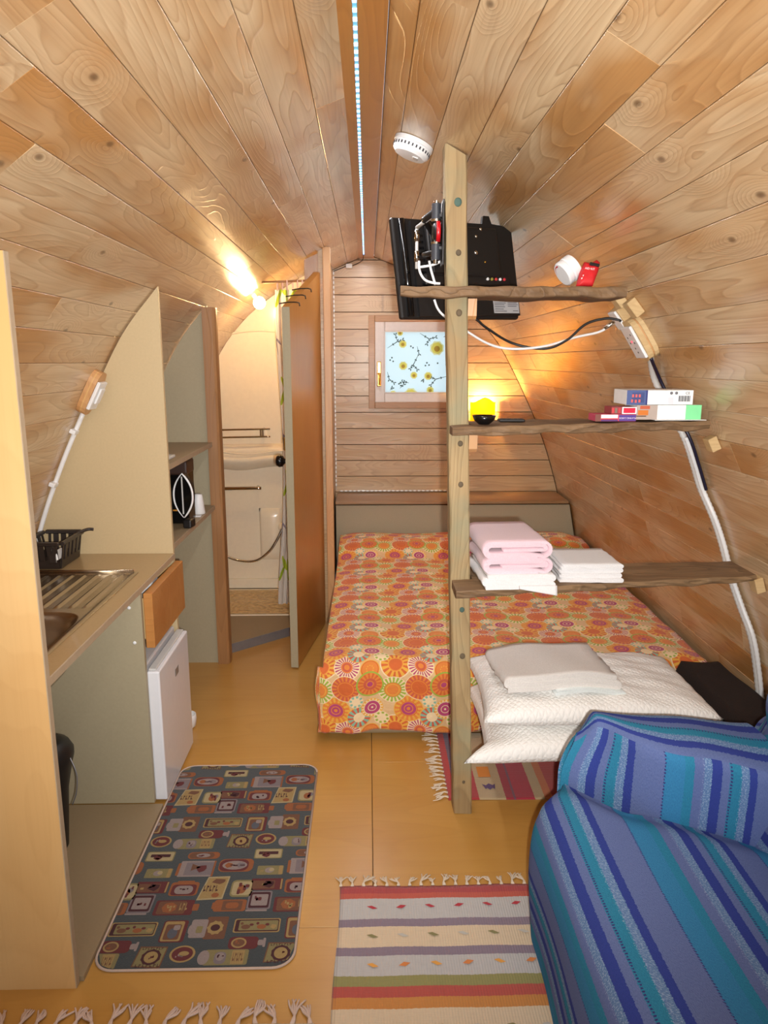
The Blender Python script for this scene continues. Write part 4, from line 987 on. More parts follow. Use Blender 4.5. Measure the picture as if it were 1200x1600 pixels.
# things on the topmost shelf
axd = Vector((-.80, -.16, -.58)).normalized(); ux = axd.orthogonal().normalized(); uy = axd.cross(ux)
rl = thing('round_tin', 'round white canister with a red patch leaning on the topmost shelf', 'canister', (.575, 2.24, 1.712))
M4 = frame(ux, uy, axd, Vector((.592, 2.258, 1.7625)))
bm = BM(); lathe(bm, [(.039, -.024), (.039, -.004), (.0365, -.002), (.0365, .002), (.038, .004), (.038, .016), (.034, .020), (.002, .020)], 32, M4); auto_smooth(put('shell', bm, WHITEP, rl), 35)
bm = BM(); grid(bm, 10, 4, lambda u, v: M4 @ Vector((.036 * (.72 + .3 * v) * math.cos(2.2 + u * 1.6), .036 * (.72 + .3 * v) * math.sin(2.2 + u * 1.6), .0215 - .004 * v))); put('red_patch', bm, REDP, rl)
po = thing('first_aid_pouch', 'small red first aid pouch slumped on the topmost shelf', 'pouch', (.65, 2.21, 1.712))
out = [(.606, 1.7135), (.617, 1.751), (.633, 1.784), (.652, 1.781), (.669, 1.7905), (.6775, 1.783), (.671, 1.757), (.652, 1.7135)]
def pouch(u, v):
    n = len(out); f = u * n; i = int(f) % n; t = f - int(f); a, b = Vector(out[i]), Vector(out[(i + 1) % n]); p = a.lerp(b, t); c = Vector((.645, 1.752))
    ang = v * math.pi; k = math.sin(ang) ** .55 if 0 < v < 1 else 0
    q = c + (p - c) * k
    return Vector((q.x, 2.215 - .024 * math.cos(ang) + (q.y - 1.75) * .35, max(q.y, 1.7135)))
bm = BM(); grid(bm, 48, 16, pouch); bmesh.ops.remove_doubles(bm, verts=bm.verts[:], dist=.0003); put('bag', bm, REDF, po)
PM = frame((.97, .0, .24), (-.23, .33, .92), (.0, -.94, .33), (.655, 2.1965, 1.7745))
bm = BM(); box(bm, (-.014, -.004, -.006), (.014, .004, .0012), .001, 1, mat=PM @ Matrix.Rotation(R(-28), 4, 'Z')); put('zip_flap', bm, BLACKP, po)
text('AID KIT', .009, WHITEP, frame((.93, 0, -.1), (.1, .25, .93), (0, -.97, .25), (.640, 2.191, 1.7615)), po)
bm = BM(); CM = frame((1, 0, .05), (0, .2, .98), (0, -.98, .2), (.6235, 2.1915, 1.735)); box(bm, (-.0022, -.010, -.004), (.0022, .010, .001), mat=CM); box(bm, (-.0065, -.0022, -.004), (.0065, .0022, .001), mat=CM); put('white_cross', bm, WHITEP, po)

# things on the game-box shelf
bw = thing('black_bowl', 'small glossy black bowl on the shelf by the post', 'bowl', (.348, 2.2, 1.315))
bm = BM(); lathe(bm, [(.016, 0), (.018, .002), (.030, .012), (.036, .027), (.0335, .027), (.028, .014), (.002, .007)], 28, Matrix.Translation((.348, 2.2, 1.3155))); put('bowl', bm, BLACKG, bw, smooth=True)
bm = BM(); box(bm, (.405, 2.26, 1.3175), (.485, 2.30, 1.326), .003); rc = put('remote_control', bm, BLACKP, loc=(.445, 2.28, 1.3175)); tag(rc, 'flat black remote control lying on the shelf below the lamp', 'remote')
bm = BM()
for i in range(4): box(bm, (.415 + i * .018, 2.27, 1.3258), (.425 + i * .018, 2.28, 1.327), .0005, 1)
put('buttons', bm, DGREY, rc)
def carton(name, label, lo, hi, base, bands, group='game boxes on the shelf'):
    t = thing(name, label, 'box', ((lo[0] + hi[0]) / 2, (lo[1] + hi[1]) / 2, lo[2]), group)
    bm = BM(); box(bm, lo, hi, .0012, 1); put('carton', bm, base, t)
    for i, (a, b, c, d, m) in enumerate(bands):
        w_, h_ = hi[0] - lo[0], hi[2] - lo[2]
        bm = BM(); box(bm, (lo[0] + a * w_, lo[1] - .0004 - .0002 * i, lo[2] + c * h_), (lo[0] + b * w_, lo[1] + .0005, lo[2] + d * h_)); put('printed_band', bm, m, t)
    return t
def front_text(t, s, size, x, y, z, m): 
    return text(s, size, m, Matrix.Translation((x, y, z)) @ FACE_CAM, t)
WHI = ink(238, 238, 236)
ca = carton('game_box', 'white and blue game box on top of the stack', (.772, 2.192, 1.3735), (.972, 2.31, 1.4165), WHI, [(.0, .30, .0, 1, ink(74, 90, 140)), (.08, .26, .15, .85, ink(60, 74, 124)), (.29, .31, 0, 1, ink(36, 40, 110)), (.62, .70, .03, .5, ink(216, 218, 224))])
front_text(ca, 'CE', .011, .966, 2.1912, 1.4075, ink(90, 90, 96)).location.x -= .012
for i, x in enumerate((.905, .92)):
    bm = BM(); lathe(bm, [(.0045, 0), (.0045, .0004)], 12, Matrix.Translation((x, 2.1918, 1.408)) @ Matrix.Rotation(R(90), 4, 'X')); put('symbol', bm, ink(120, 120, 126), ca)
bm = BM()
for i in range(12): box(bm, (.928 + i * .003, 2.1913, 1.383), (.9295 + i * .003 + (.0007 if i % 3 == 0 else 0), 2.192, 1.400))
put('barcode', bm, ink(70, 70, 76), ca)
bm = BM()
for x, z in ((.79, 1.40), (.80, 1.40), (.81, 1.40), (.788, 1.385), (.799, 1.384), (.81, 1.385)): box(bm, (x - .003, 2.1908, z - .0045), (x + .003, 2.192, z + .0045), mat=None)
put('print_blocks', bm, ink(206, 96, 96), ca)
cbx = carton('game_box', 'white and green game box under the white and blue one', (.805, 2.194, 1.3295), (1.0, 2.30, 1.3725), WHI, [(0, .32, 0, 1, ink(176, 160, 150)), (.02, .18, .3, .65, ink(206, 116, 40)), (.0, .15, .2, .27, ink(90, 60, 40)), (.05, .2, .72, .95, ink(190, 90, 60)), (.76, 1, 0, 1, ink(132, 226, 158))])
cc = carton('card_pack', 'red and purple playing card pack, lowest at the stack\'s left end', (.680, 2.189, 1.3245), (.803, 2.26, 1.3455), ink(196, 70, 96), [(0, .13, 0, 1, ink(120, 70, 60)), (.14, .55, .45, .95, ink(236, 226, 226)), (.14, .55, .3, .45, ink(206, 50, 60)), (.14, .55, .02, .28, ink(92, 50, 110)), (.58, .99, .05, .92, ink(86, 60, 140))])
tx = text('PLAYING CARDS', .0068, ink(226, 214, 236), Matrix.Translation((.7765, 2.1876, 1.3345)) @ Matrix.Rotation(R(180), 4, 'Y') @ FACE_CAM, cc)
cdp = carton('card_pack', 'small red card pack with a white panel lying on the purple one', (.728, 2.191, 1.346), (.804, 2.26, 1.3675), ink(150, 60, 64), [(.02, .10, .15, .85, ink(206, 60, 66)), (.14, .22, .15, .85, ink(120, 112, 96)), (.27, .36, .15, .85, ink(190, 60, 66)), (.42, .99, .02, .98, ink(246, 240, 240)), (.47, .94, .14, .86, ink(206, 24, 60))])
bm = BM(); box(bm, (.86, 2.186, 1.3272), (1.015, 2.30, 1.3292), .0005, 1); tag(put('card_sheet', bm, WHI, loc=(.94, 2.24, 1.3272)), 'thin white card lying under the green and white box', 'card')

# wall lamp with a yellow shade
ll = thing('wall_lamp', 'glowing yellow wall lamp with a curved shade by the window', 'lamp', (.785, 5.04, 1.1))
SHD = Mat('yellow_lamp_shade', (232, 196, 50), .6)
_t = SHD.n('BsdfTranslucent', {'Color': rgb(250, 220, 40)}); _mx = SHD.n('MixShader', {0: .45, 1: SHD.b.outputs[0], 2: _t.outputs[0]}); SHD.t.links.new(_mx.outputs[0], SHD.t.nodes['Material Output'].inputs[0])
def shade(u, v):
    a = (u - .5) * math.pi * .94; sx = math.sin(a) / .86; top = 1.230 + .034 * ((.5 + .5 * math.cos(math.pi * sx)) ** .8 if abs(sx) < 1 else 0)
    return Vector((.785 + .086 * math.sin(a), 5.046 - .10 * math.cos(a), 1.09 + (top - 1.09) * v))
bm = BM(); grid(bm, 36, 10, shade); o = put('shade', bm, SHD.m, ll, recalc=False); m_ = o.modifiers.new('t', 'SOLIDIFY'); m_.thickness = .002
bm = BM(); lathe(bm, [(.03, 0), (.03, .01), (.012, .014), (.012, .066)], 14, Matrix.Translation((.785, 4.995, 1.09))); box(bm, (.765, 4.995, 1.09), (.805, 5.05, 1.10)); put('bracket', bm, BRASS, ll)
bm = BM(); bmesh.ops.create_uvsphere(bm, u_segments=16, v_segments=10, radius=.018, matrix=Matrix.Translation((.785, 4.995, 1.172))); put('bulb', bm, BULB.m, ll, smooth=True)
lamp('wall_lamp_light', 'POINT', (0.785, 4.965, 1.215), 14, (1.0, 0.60, 0.20), shadow_soft_size=0.02)
_l = bpy.data.objects['wall_lamp_light']; _l.parent = ll; _l.location = Vector((.785, 4.992, 1.215)) - Vector(ll.location)

# ------------------------------------------------------------------ folded towels
def ribbon(path, th):
    """closed outline of a band of thickness th along a 2-D path"""
    P = [Vector((p[0], p[1])) for p in path]; A, B = [], []
    for i, p in enumerate(P):
        d = (P[min(i + 1, len(P) - 1)] - P[max(i - 1, 0)]).normalized(); n = Vector((-d.y, d.x)) * th / 2
        A.append(p + n); B.append(p - n)
    return [(q.x, q.y) for q in A + B[::-1]]
def serp(x0, x1, z0, n, pitch, j=None):
    """serpentine fold path of n layers from z0 upwards"""
    P = []; r = pitch / 2; rnd = random.Random(int((x0 + z0) * 1000))
    for i in range(n):
        z = z0 + i * pitch; a, b = (x0 + r, x1 - r) if i % 2 == 0 else (x1 - r, x0 + r)
        if i == 0: a = x0 + .006
        if i == n - 1: b = (x1 - .012 if i % 2 == 0 else x0 + .012)
        for k in range(9): P.append((a + (b - a) * k / 8, z + rnd.uniform(-.0004, .0004)))
        if i < n - 1:
            s = 1 if i % 2 == 0 else -1; cx = b
            for k in range(1, 6): an = -math.pi / 2 + math.pi * k / 6; P.append((cx + s * r * math.cos(an), z + r + r * math.sin(an)))
    return P
def wrapfold(x0, x1, z0, h, th):
    """one outer loop round an inner coil, as a folded bath towel shows at its end"""
    P = []
    def half(cx, zc, r, a0, a1): return [(cx + r * math.cos(a0 + (a1 - a0) * k / 7), zc + r * math.sin(a0 + (a1 - a0) * k / 7)) for k in range(8)]
    zc = z0 + h / 2; r = h / 2 - th / 2; q = math.pi / 2; ri = r - th * 1.02
    P += [(x1 - h * .8, z0 + th / 2 + th)] if 0 else []
    P += [(x0 + h * 1.2 + (x1 - x0 - 1.7 * h) * k / 6, zc - th * .15) for k in range(7)]          # inner tongue
    P += half(x1 - h / 2, zc + ri * .4, ri * .52, -q, q)
    P += [(x1 - h / 2 - (x1 - x0 - h) * k / 6, zc + ri) for k in range(1, 6)]
    P += half(x0 + h / 2, zc, ri, q, 3 * q)
    P += [(x0 + h / 2 + (x1 - x0 - h) * k / 6, zc - ri) for k in range(1, 5)]
    P += [(x1 - h / 2, zc - r)]
    P += half(x1 - h / 2, zc, r, -q, q)
    P += [(x1 - h / 2 - (x1 - x0 - h) * k / 6, zc + r) for k in range(1, 6)]
    P += half(x0 + h / 2, zc, r, q, 3 * q)
    P += [(x0 + h / 2 + (x1 - x0 - h) * k / 8, zc - r) for k in range(1, 8)]
    return P
def cloth(bm, path, th, y0, y1, M=None, seg=8, jit=.0012, seed=0, sag=None):
    out = ribbon(path, th); rnd = random.Random(seed); n = len(out); rings = []
    for j in range(seg + 1):
        t = j / seg; y = y0 + (y1 - y0) * t; dx = rnd.uniform(-jit, jit) * 2; e = .0018 if j in (0, seg) else 0
        ring = []
        for x, z in out:
            zz = z + (sag(x, y) if sag else 0)
            ring.append(bm.verts.new((x + dx, y + rnd.uniform(-jit, jit) * .6 * (j in (0, seg)), zz + rnd.uniform(-jit, jit) * .25)))
        rings.append(ring)
    for A, B in zip(rings, rings[1:]):
        for k in range(n): f = bm.faces.new((A[k], A[(k + 1) % n], B[(k + 1) % n], B[k])); f.smooth = True
    m = n // 2
    for R_ in (rings[0], rings[-1]):
        for k in range(m - 1): bm.faces.new((R_[k], R_[k + 1], R_[n - 2 - k], R_[n - 1 - k]))
    if M is not None: xf([v for r in rings for v in r], M)
def towel(name, label, cat, M, mat, group, ang=0, px=0, py=0, z=0, **k):
    bm = BM(); k.setdefault('seed', 1); cloth(bm, M, k.pop('th'), k.pop('y0'), k.pop('y1'), Matrix.Translation((px, py, 0)) @ Matrix.Rotation(R(ang), 4, 'Z'), **k)
    return tag(put(name, bm, mat, loc=(px, py, z)), label, cat, group)
G1 = 'folded bath towels on the towel shelf'
ZT = .8285
towel('folded_towel', 'white folded towel with a trailing flap under the pink towels', 'towel', serp(-.104, .110, ZT + .006, 4, .0112), TERRYW, G1, 3, .450, 2.10, ZT, th=.010, y0=.0, y1=.27, seed=3)
bm = BM(); grid(bm, 14, 6, lambda u, v: Matrix.Translation((.450, 2.10, 0)) @ Matrix.Rotation(R(3), 4, 'Z') @ Vector((.0 + u * .115, -.003 - .006 * v - .01 * u * 0, ZT + .012 - v * (.008 + .022 * u))))
o = put('flap', bm, TERRYW); o.modifiers.new('t', 'SOLIDIFY').thickness = .006; _p = [x for x in bpy.data.objects if x.name.startswith('folded_towel')][0]; o.parent = _p; o.location = -Vector(_p.location)
z2 = ZT + .046
towel('folded_towel', 'pink folded towel in the middle of the pile', 'towel', wrapfold(-.103, .108, z2, .048, .0085), TERRYP, G1, 2, .446, 2.112, z2, th=.0085, y0=.0, y1=.27, seed=5)
z3 = z2 + .049
towel('folded_towel', 'pink folded towel on top of the pile', 'towel', wrapfold(-.105, .106, z3, .052, .0085), TERRYP, G1, 3, .446, 2.106, z3, th=.0085, y0=.0, y1=.28, seed=8)
for i, lab in enumerate(('lowest', 'second from below', 'third from below', 'topmost')):
    z = ZT + .0145 * i
    towel('hand_towel', 'thin white hand towel right of the pink towels, ' + lab + ' of its four', 'towel', serp(-.10, .10 - .004 * (i % 2), z + .0036, 2, .0070), TERRYW, 'white hand towels on the towel shelf', -3 + i * 1.2, .685 + .003 * (i % 2), 2.168 + .004 * (i % 3), z, th=.0066, y0=.0, y1=.20, seed=20 + i)

# ------------------------------------------------------------------ bench, pillows, folded sheet
be = thing('low_bench', 'low dark brown bench behind the sofa carrying the pillows', 'bench', (1.0, 2.35, 0))
bm = BM(); box(bm, (.74, 2.08, .04), (1.355, 2.60, .205), .02, 3); put('seat_block', bm, BROWNF, be)
for x in (.79, 1.30):
    for y in (2.12, 2.56):
        bm = BM(); lathe(bm, [(.015, .0075), (.02, .042)], 10, Matrix.Translation((x, y, 0))); put('foot', bm, BLACKP, be)
def bl(u, v):
    x = 1.172 + u * .185; y = 2.10 + v * .56
    e = min(u, 1 - u) * 6; e2 = min(v, 1 - v) * 6; k = min(1, e * 1.6) ** .4 * min(1, e2 * 1.6) ** .4
    return Vector((x, y, .209 + k * (.170 + .004 * math.sin(v * 9 + u * 5))))
bm = BM(); grid(bm, 26, 30, bl); grid(bm, 1, 1, lambda u, v: Vector((1.172 + u * .185, 2.10 + v * .56, .209))); bmesh.ops.remove_doubles(bm, verts=bm.verts[:], dist=.0005)
tag(put('folded_blanket', bm, BROWNF, loc=(1.18, 2.35, .209)), 'dark brown folded blanket on the bench by the right wall', 'blanket')
def pillow(name, label, cx, cy, z0, a, b, h, ang, seed, droop=0, mat=None):
    def f(u, v, s):
        x, y = u * 2 - 1, v * 2 - 1
        ed = (1 - abs(x) ** 3.2) * (1 - abs(y) ** 3.2)
        t = max(ed, 0) ** .42
        pin = 1 - .055 * (1 - abs(x)) * 0 - .05 * (1 - x * x) * abs(y) ** 6 - .05 * (1 - y * y) * abs(x) ** 6
        X, Y = x * a * (1 - .05 * (1 - y * y) * (abs(x) ** 4)), y * b * (1 - .05 * (1 - x * x) * (abs(y) ** 4))
        wr = .004 * math.sin(x * 13 + y * 5 + seed) * t + .003 * math.sin(y * 21 + x * 9 + seed * 2) * t
        zz = z0 + h * .42 + (s * h * (.58 if s > 0 else .42)) * t + wr * (s > 0)
        ear = smooth(-.3, -1, x) * smooth(-.66, -1, y) if droop else 0
        X -= .065 * ear; zz -= .01 * ear
        if x < -.4: zz -= droop * ((-.4 - x) / .6) ** 2
        return Matrix.Translation((cx, cy, 0)) @ Matrix.Rotation(R(ang), 4, 'Z') @ Vector((X, Y, zz))
    bm = BM()
    grid(bm, 44, 30, lambda u, v: f(u, v, 1), lambda u, v: (u * a * 2, v * b * 2)); grid(bm, 44, 30, lambda u, v: f(u, v, -1), lambda u, v: (u * a * 2, v * b * 2))
    bmesh.ops.remove_doubles(bm, verts=bm.verts[:], dist=.0002)
    return tag(put(name, bm, mat or QUILT, loc=(cx, cy, z0)), label, 'pillow', 'white pillows on the bench')
pillow('pillow', 'white quilted pillow, the lower of the two on the bench', .772, 2.385, .207, .40, .265, .122, -1, 1, droop=.008)
pillow('pillow', 'white quilted pillow on top, under the folded sheet', .752, 2.38, .331, .385, .25, .114, -.5, 2)
def ssag(x, y): return -.012 * (x / .19) ** 2 * (1 if x < 0 else 1.0) + .004 * math.sin(x * 25 + y * 12)
bm = BM(); T_ = Matrix.Translation((.632, 2.20, 0)) @ Matrix.Rotation(R(5), 4, 'Z')
cloth(bm, serp(-.19, .19, .469, 3, .0175), .0155, 0.0, .27, T_, seg=12, jit=.002, seed=4, sag=ssag)
fs = put('folded_sheet', bm, LINEN, loc=(.64, 2.3, .46)); tag(fs, 'white folded bed sheet lying on the pillows', 'bed sheet')
bm = BM(); cloth(bm, serp(-.04, .20, .4505, 2, .0085), .0075, -.012, .262, T_, seg=10, jit=.002, seed=6, sag=ssag)
put('under_fold', bm, LINENB, fs, label='pale blue-white lower fold')
bm = BM(); box(bm, (.62 + .085, 2.206, .452), (.735, 2.208, .459)); put('hem_tag', bm, ink(176, 200, 200), fs)

# ------------------------------------------------------------------ sofa with a blue striped cover
sf = thing('sofa', 'sofa under a blue and turquoise striped woven cover', 'sofa', (.8, .9, 0))
SEC = [(.418, .012), (.414, .10), (.411, .20), (.412, .29), (.420, .35), (.445, .395), (.50, .425), (.60, .435), (.72, .425), (.84, .405), (.925, .385)]
SS = [(v.x, v.y) for v in crv([(a, b, 0) for a, b in SEC], 6)]; SLn = [0]
for p, q in zip(SS, SS[1:]): SLn.append(SLn[-1] + math.hypot(q[0] - p[0], q[1] - p[1]))
def samp(sec, L, t):
    s = t * L[-1]
    for i in range(len(L) - 1):
        if L[i + 1] >= s - 1e-9: k = (s - L[i]) / (L[i + 1] - L[i]); return sec[i][0] + k * (sec[i + 1][0] - sec[i][0]), sec[i][1] + k * (sec[i + 1][1] - sec[i][1])
    return sec[-1]
YA, YB = -.05, 1.68
def seat(u, v):
    x, z = samp(SS, SLn, u); yb = 1.765 - .16 * smooth(.48, .68, u) - .06 * smooth(.65, 1, u); y = YA + (yb - YA) * v
    far = smooth(.93, 1.0, v); ins = smooth(.30, .5, u)
    z -= .03 * far ** 1.5 * smooth(.25, .45, u); x += .07 * far ** 1.5 * (1 - smooth(.42, .56, u))
    if u > .4: z += .006 * math.sin(y * 7 + x * 4)
    else: x += .007 * math.sin(y * 9 + z * 6) * smooth(0, .25, .4 - u)
    if y < .95: x += .0
    return Vector((x, y, z))
OFF = .161
bm = BM(); grid(bm, 60, 90, seat, lambda u, v: (u * SLn[-1] * .88 + OFF, YA + (YB - YA) * v)); st_ = put('seat', bm, SOFA, sf)
bm = BM(); box(bm, (.43, YA, .012), (1.18, 1.60, .34), .03, 2); put('frame', bm, BROWNF, sf)
# arm: inner face, rounded top, back and left end; the inner face skews towards the camera on the right
ASEC = [(0, .30), (-.004, .42), (-.006, .52), (-.002, .565), (.022, .584), (.07, .593), (.13, .592), (.165, .58), (.182, .55), (.186, .4), (.186, .2), (.186, .02)]
AA = [(v.x, v.y) for v in crv([(a, b, 0) for a, b in ASEC], 6)]; AL = [0]
for p, q in zip(AA, AA[1:]): AL.append(AL[-1] + math.hypot(q[0] - p[0], q[1] - p[1]))
def arm(u, v):
    d, z = samp(AA, AL, u)
    x = .508 + v * .49
    yf = 1.735 - .155 * smooth(.05, .55, v) - .055 * smooth(.5, 1, v)
    y = yf + d * (1.805 - yf) / .186
    e = 1 - smooth(0, .10, v)
    z -= .055 * e ** 2 * smooth(.25, .5, z); y = y + e ** 2 * .022 * (1 - 2 * smooth(.03, .15, d))
    x += .055 * (1 - smooth(0, .35, v)) * smooth(.42, .6, z)
    z -= .02 * smooth(.55, 1, v) * smooth(.4, .55, z)
    return Vector((x, y, z))
top0, top1 = AL[20] / AL[-1], AL[42] / AL[-1]
def arm_uv(u, v):
    d, z = samp(AA, AL, u)
    if u > top0 and u < top1: return (.3625 - (u - top0) / (top1 - top0) * .1375, v * .49)
    return (v * .49 + .193, u * .8)
for nm, a0, a1 in (('arm_face', 0, top0), ('arm_top', top0, top1), ('arm_back', top1, 1)):
    bm = BM(); grid(bm, 26, 50, lambda u, v: arm(a0 + (a1 - a0) * u, v), lambda u, v: (arm_uv(a0 + (a1 - a0) * (.001 + .998 * u), v))); put(nm, bm, SOFA, sf)
bm = BM(); 
pl = [arm(i / 40, 0) for i in range(41)]
f = bm.faces.new([bm.verts.new(p) for p in pl] + [bm.verts.new((pl[-1].x, pl[0].y, .02))]); 
uvl = bm.loops.layers.uv.verify()
for lp in f.loops: lp[uvl].uv = (lp.vert.co.y + .03, lp.vert.co.z)
put('arm_end', bm, SOFA, sf)
BSEC = [(.90, .30), (.935, .40), (.965, .50), (.985, .58), (.998, .66), (1.015, .73), (1.055, .775), (1.11, .785), (1.16, .765), (1.19, .70), (1.20, .5), (1.20, .05)]
BB = [(v.x, v.y) for v in crv([(a, b, 0) for a, b in BSEC], 6)]; BL = [0]
for p, q in zip(BB, BB[1:]): BL.append(BL[-1] + math.hypot(q[0] - p[0], q[1] - p[1]))
def back(u, v):
    x, z = samp(BB, BL, u); y = YA + (1.80 - YA) * v
    e = smooth(.90, 1.0, v)
    bulge = smooth(.45, .60, z)
    z = .30 + (z - .30) * (1 - .42 * e ** 1.6) if z > .30 else z; x += .03 * e * bulge + .008 * math.sin(y * 8) * (1 - smooth(.2, .5, u))
    return Vector((x, y, z))
bm = BM(); grid(bm, 60, 80, back, lambda u, v: (u * BL[-1] + .155, YA + (1.80 - YA) * v)); put('backrest', bm, SOFA, sf)
def sq(c, e): return math.copysign(abs(c) ** e, c)
def cpt(u, v):
    a, b = u * 2 * math.pi, (v - .5) * math.pi
    M4 = Matrix.Translation((1.075, 1.40, .60)) @ Matrix.Rotation(R(-14), 4, 'Y')
    return M4 @ Vector((.10 * sq(math.sin(b), .8), .31 * sq(math.cos(b), .45) * sq(math.cos(a), .5), .175 * sq(math.cos(b), .45) * sq(math.sin(a), .5)))
bm = BM(); grid(bm, 64, 32, cpt, lambda u, v: (cpt(u, v).z * .9 + .12, cpt(u, v).y)); bmesh.ops.remove_doubles(bm, verts=bm.verts[:], dist=.0003); put('back_cushion', bm, SOFA, sf)

# ------------------------------------------------------------------ rugs
CREAM, LBL, PUR, GRN, RED_, ORG, GRYB = (226, 204, 172), (196, 194, 192), (140, 124, 140), (150, 146, 86), (188, 78, 66), (208, 138, 62), (186, 184, 186)
def tassels(rug, pts, dirs, mat, seed, lmin=.03, lmax=.055, r=.004):
    rnd = random.Random(seed)
    for (x, y), (dx, dy) in zip(pts, dirs):
        L = rnd.uniform(lmin, lmax); bm = BM(); sw_ = rnd.uniform(-.7, .7)
        for s in (-2, -1, 0, 1, 2):
            a = s * .11 + sw_ * .5; ex, ey = dx * math.cos(a) - dy * math.sin(a), dx * math.sin(a) + dy * math.cos(a)
            tube(bm, crv([(x + s * .0015 * abs(dy), y + s * .0015 * abs(dx), .005), (x + dx * L * .3, y + dy * L * .3, .008), (x + ex * L * .7, y + ey * L * .7, .005 + .004 * (s == 0)), (x + ex * L + rnd.uniform(-.01, .01), y + ey * L, .0035)], 3), r * .62, 5, taper=lambda t: 1.1 - .5 * t)
        put('tassel', bm, mat, rug)
FRG = weave('cream_cotton_fringe', (222, 204, 180), scale=300)
FRP = weave('pinkish_cotton_fringe', (214, 188, 172), scale=300)
K0 = 1.87
kst = [(1.20, CREAM), (1.25, LBL), (1.30, RED_), (1.33, CREAM), (1.457, ORG), (1.487, RED_), (1.517, GRN), (1.549, LBL), (1.612, PUR), (1.643, CREAM), (1.713, PUR), (1.740, LBL), (1.817, (196, 86, 66)), (1.84, (176, 62, 64))]
KM = striped('striped_kilim', kst, 1, 1.0, 1.9)
kr = thing('striped_rug', 'striped cream grey and red woven rug in front of the sofa', 'rug', (.25, 1.45, 0))
bm = BM(); grid(bm, 40, 60, lambda u, v: Vector((-.089 + u * .62 + .004 * math.sin(v * 9), 1.03 + v * (K0 - 1.03) + .003 * math.sin(u * 11), .0045 + .001 * math.sin(u * 17 + v * 13)))); 
o = put('weave', bm, KM, kr); o.modifiers.new('t', 'SOLIDIFY').thickness = .0035
bm = BM(); mots = []
def diamond(bm, x, y, sx, sy, mi, sk=.008, z=.0068):
    f = bm.faces.new([bm.verts.new(p) for p in ((x - sx, y - sk, z), (x - sx * .1, y + sy * .6, z), (x + sx, y + sk, z), (x + sx * .1, y - sy * .6, z))]); f.material_index = mi
for i in range(6):
    x = .006 + i * .081; s = 1 if i % 2 else -1
    diamond(bm, x, 1.783 + i * .002, .015, .011, 0, .004 * s); diamond(bm, x, 1.679 + i * .002, .016, .011, 1 if i % 2 == 0 else 2, -.004); diamond(bm, x, 1.583 + i * .002, .015, .012, 3 if i % 2 else 4, .004 * s); diamond(bm, x, 1.405, .016, .012, 1 if i % 2 == 0 else 2, -.004)
put('woven_motifs', bm, [ink(178, 60, 70, .95), ink(136, 130, 88, .95), ink(190, 186, 178, .95), ink(212, 132, 74, .95), ink(222, 160, 78, .95)], kr, kind='stuff')
tassels(kr, [(-.085 + i * .0335, K0) for i in range(18)], [(0, 1)] * 18, FRG, 11)
RM = striped('red_kilim', [(.2, (176, 40, 40)), (.300, (96, 80, 100)), (.318, (176, 46, 50)), (.382, (186, 160, 120)), (.474, (160, 38, 54)), (.502, (120, 70, 90)), (.512, (172, 42, 60)), (.578, (186, 160, 120)), (.614, (196, 110, 60)), (.64, (176, 60, 54)), (.75, (186, 160, 120)), (.82, (160, 38, 54)), (1.0, (186, 160, 120))], 0, .2, 1.2, .08)
r2 = thing('red_rug', 'red and tan striped rug partly under the bed and pillows', 'rug', (.6, 2.6, 0))
bm = BM(); grid(bm, 40, 40, lambda u, v: Vector((.275 + u * 1.08, 2.295 + v * .47, .0045 + .0008 * math.sin(u * 17 + v * 13)))); o = put('weave', bm, RM, r2); o.modifiers.new('t', 'SOLIDIFY').thickness = .0035
bm = BM()
f = bm.faces.new([bm.verts.new(p) for p in ((.415, 2.352, .0068), (.405, 2.385, .0068), (.418, 2.376, .0068), (.43, 2.388, .0068), (.443, 2.378, .0068), (.452, 2.385, .0068), (.448, 2.352, .0068), (.44, 2.36, .0068), (.43, 2.348, .0068), (.42, 2.36, .0068))])
f = bm.faces.new([bm.verts.new(p) for p in ((.40, 2.43, .0068), (.445, 2.43, .0068), (.445, 2.50, .0068), (.40, 2.50, .0068))]); f.material_index = 1
put('woven_motifs', bm, [ink(96, 76, 110, .95), ink(206, 130, 60, .95)], r2, kind='stuff')
tassels(r2, [(.277, 2.31 + i * .027) for i in range(17)], [(-1, 0)] * 17, FRG, 5, .035, .06)
r3 = thing('fringed_rug', 'cream fringe end of a rug at the lower left floor', 'rug', (-.5, 1.2, 0))
R3M = striped('pale_kilim', [(.9, CREAM), (1.0, LBL), (1.1, PUR), (1.2, CREAM), (1.35, (190, 130, 100)), (1.40, CREAM)], 1, .85, 1.5)
bm = BM(); grid(bm, 40, 30, lambda u, v: Vector((-.86 + u * .73, .92 + v * .50, .0045 + .0008 * math.sin(u * 17 + v * 13)))); o = put('weave', bm, R3M, r3); o.modifiers.new('t', 'SOLIDIFY').thickness = .0035
tassels(r3, [(-.85 + i * .0418, 1.42) for i in range(18)], [(.25 * math.sin(i * 2.1), 1) for i in range(18)], FRP, 8, .05, .068, .0055)

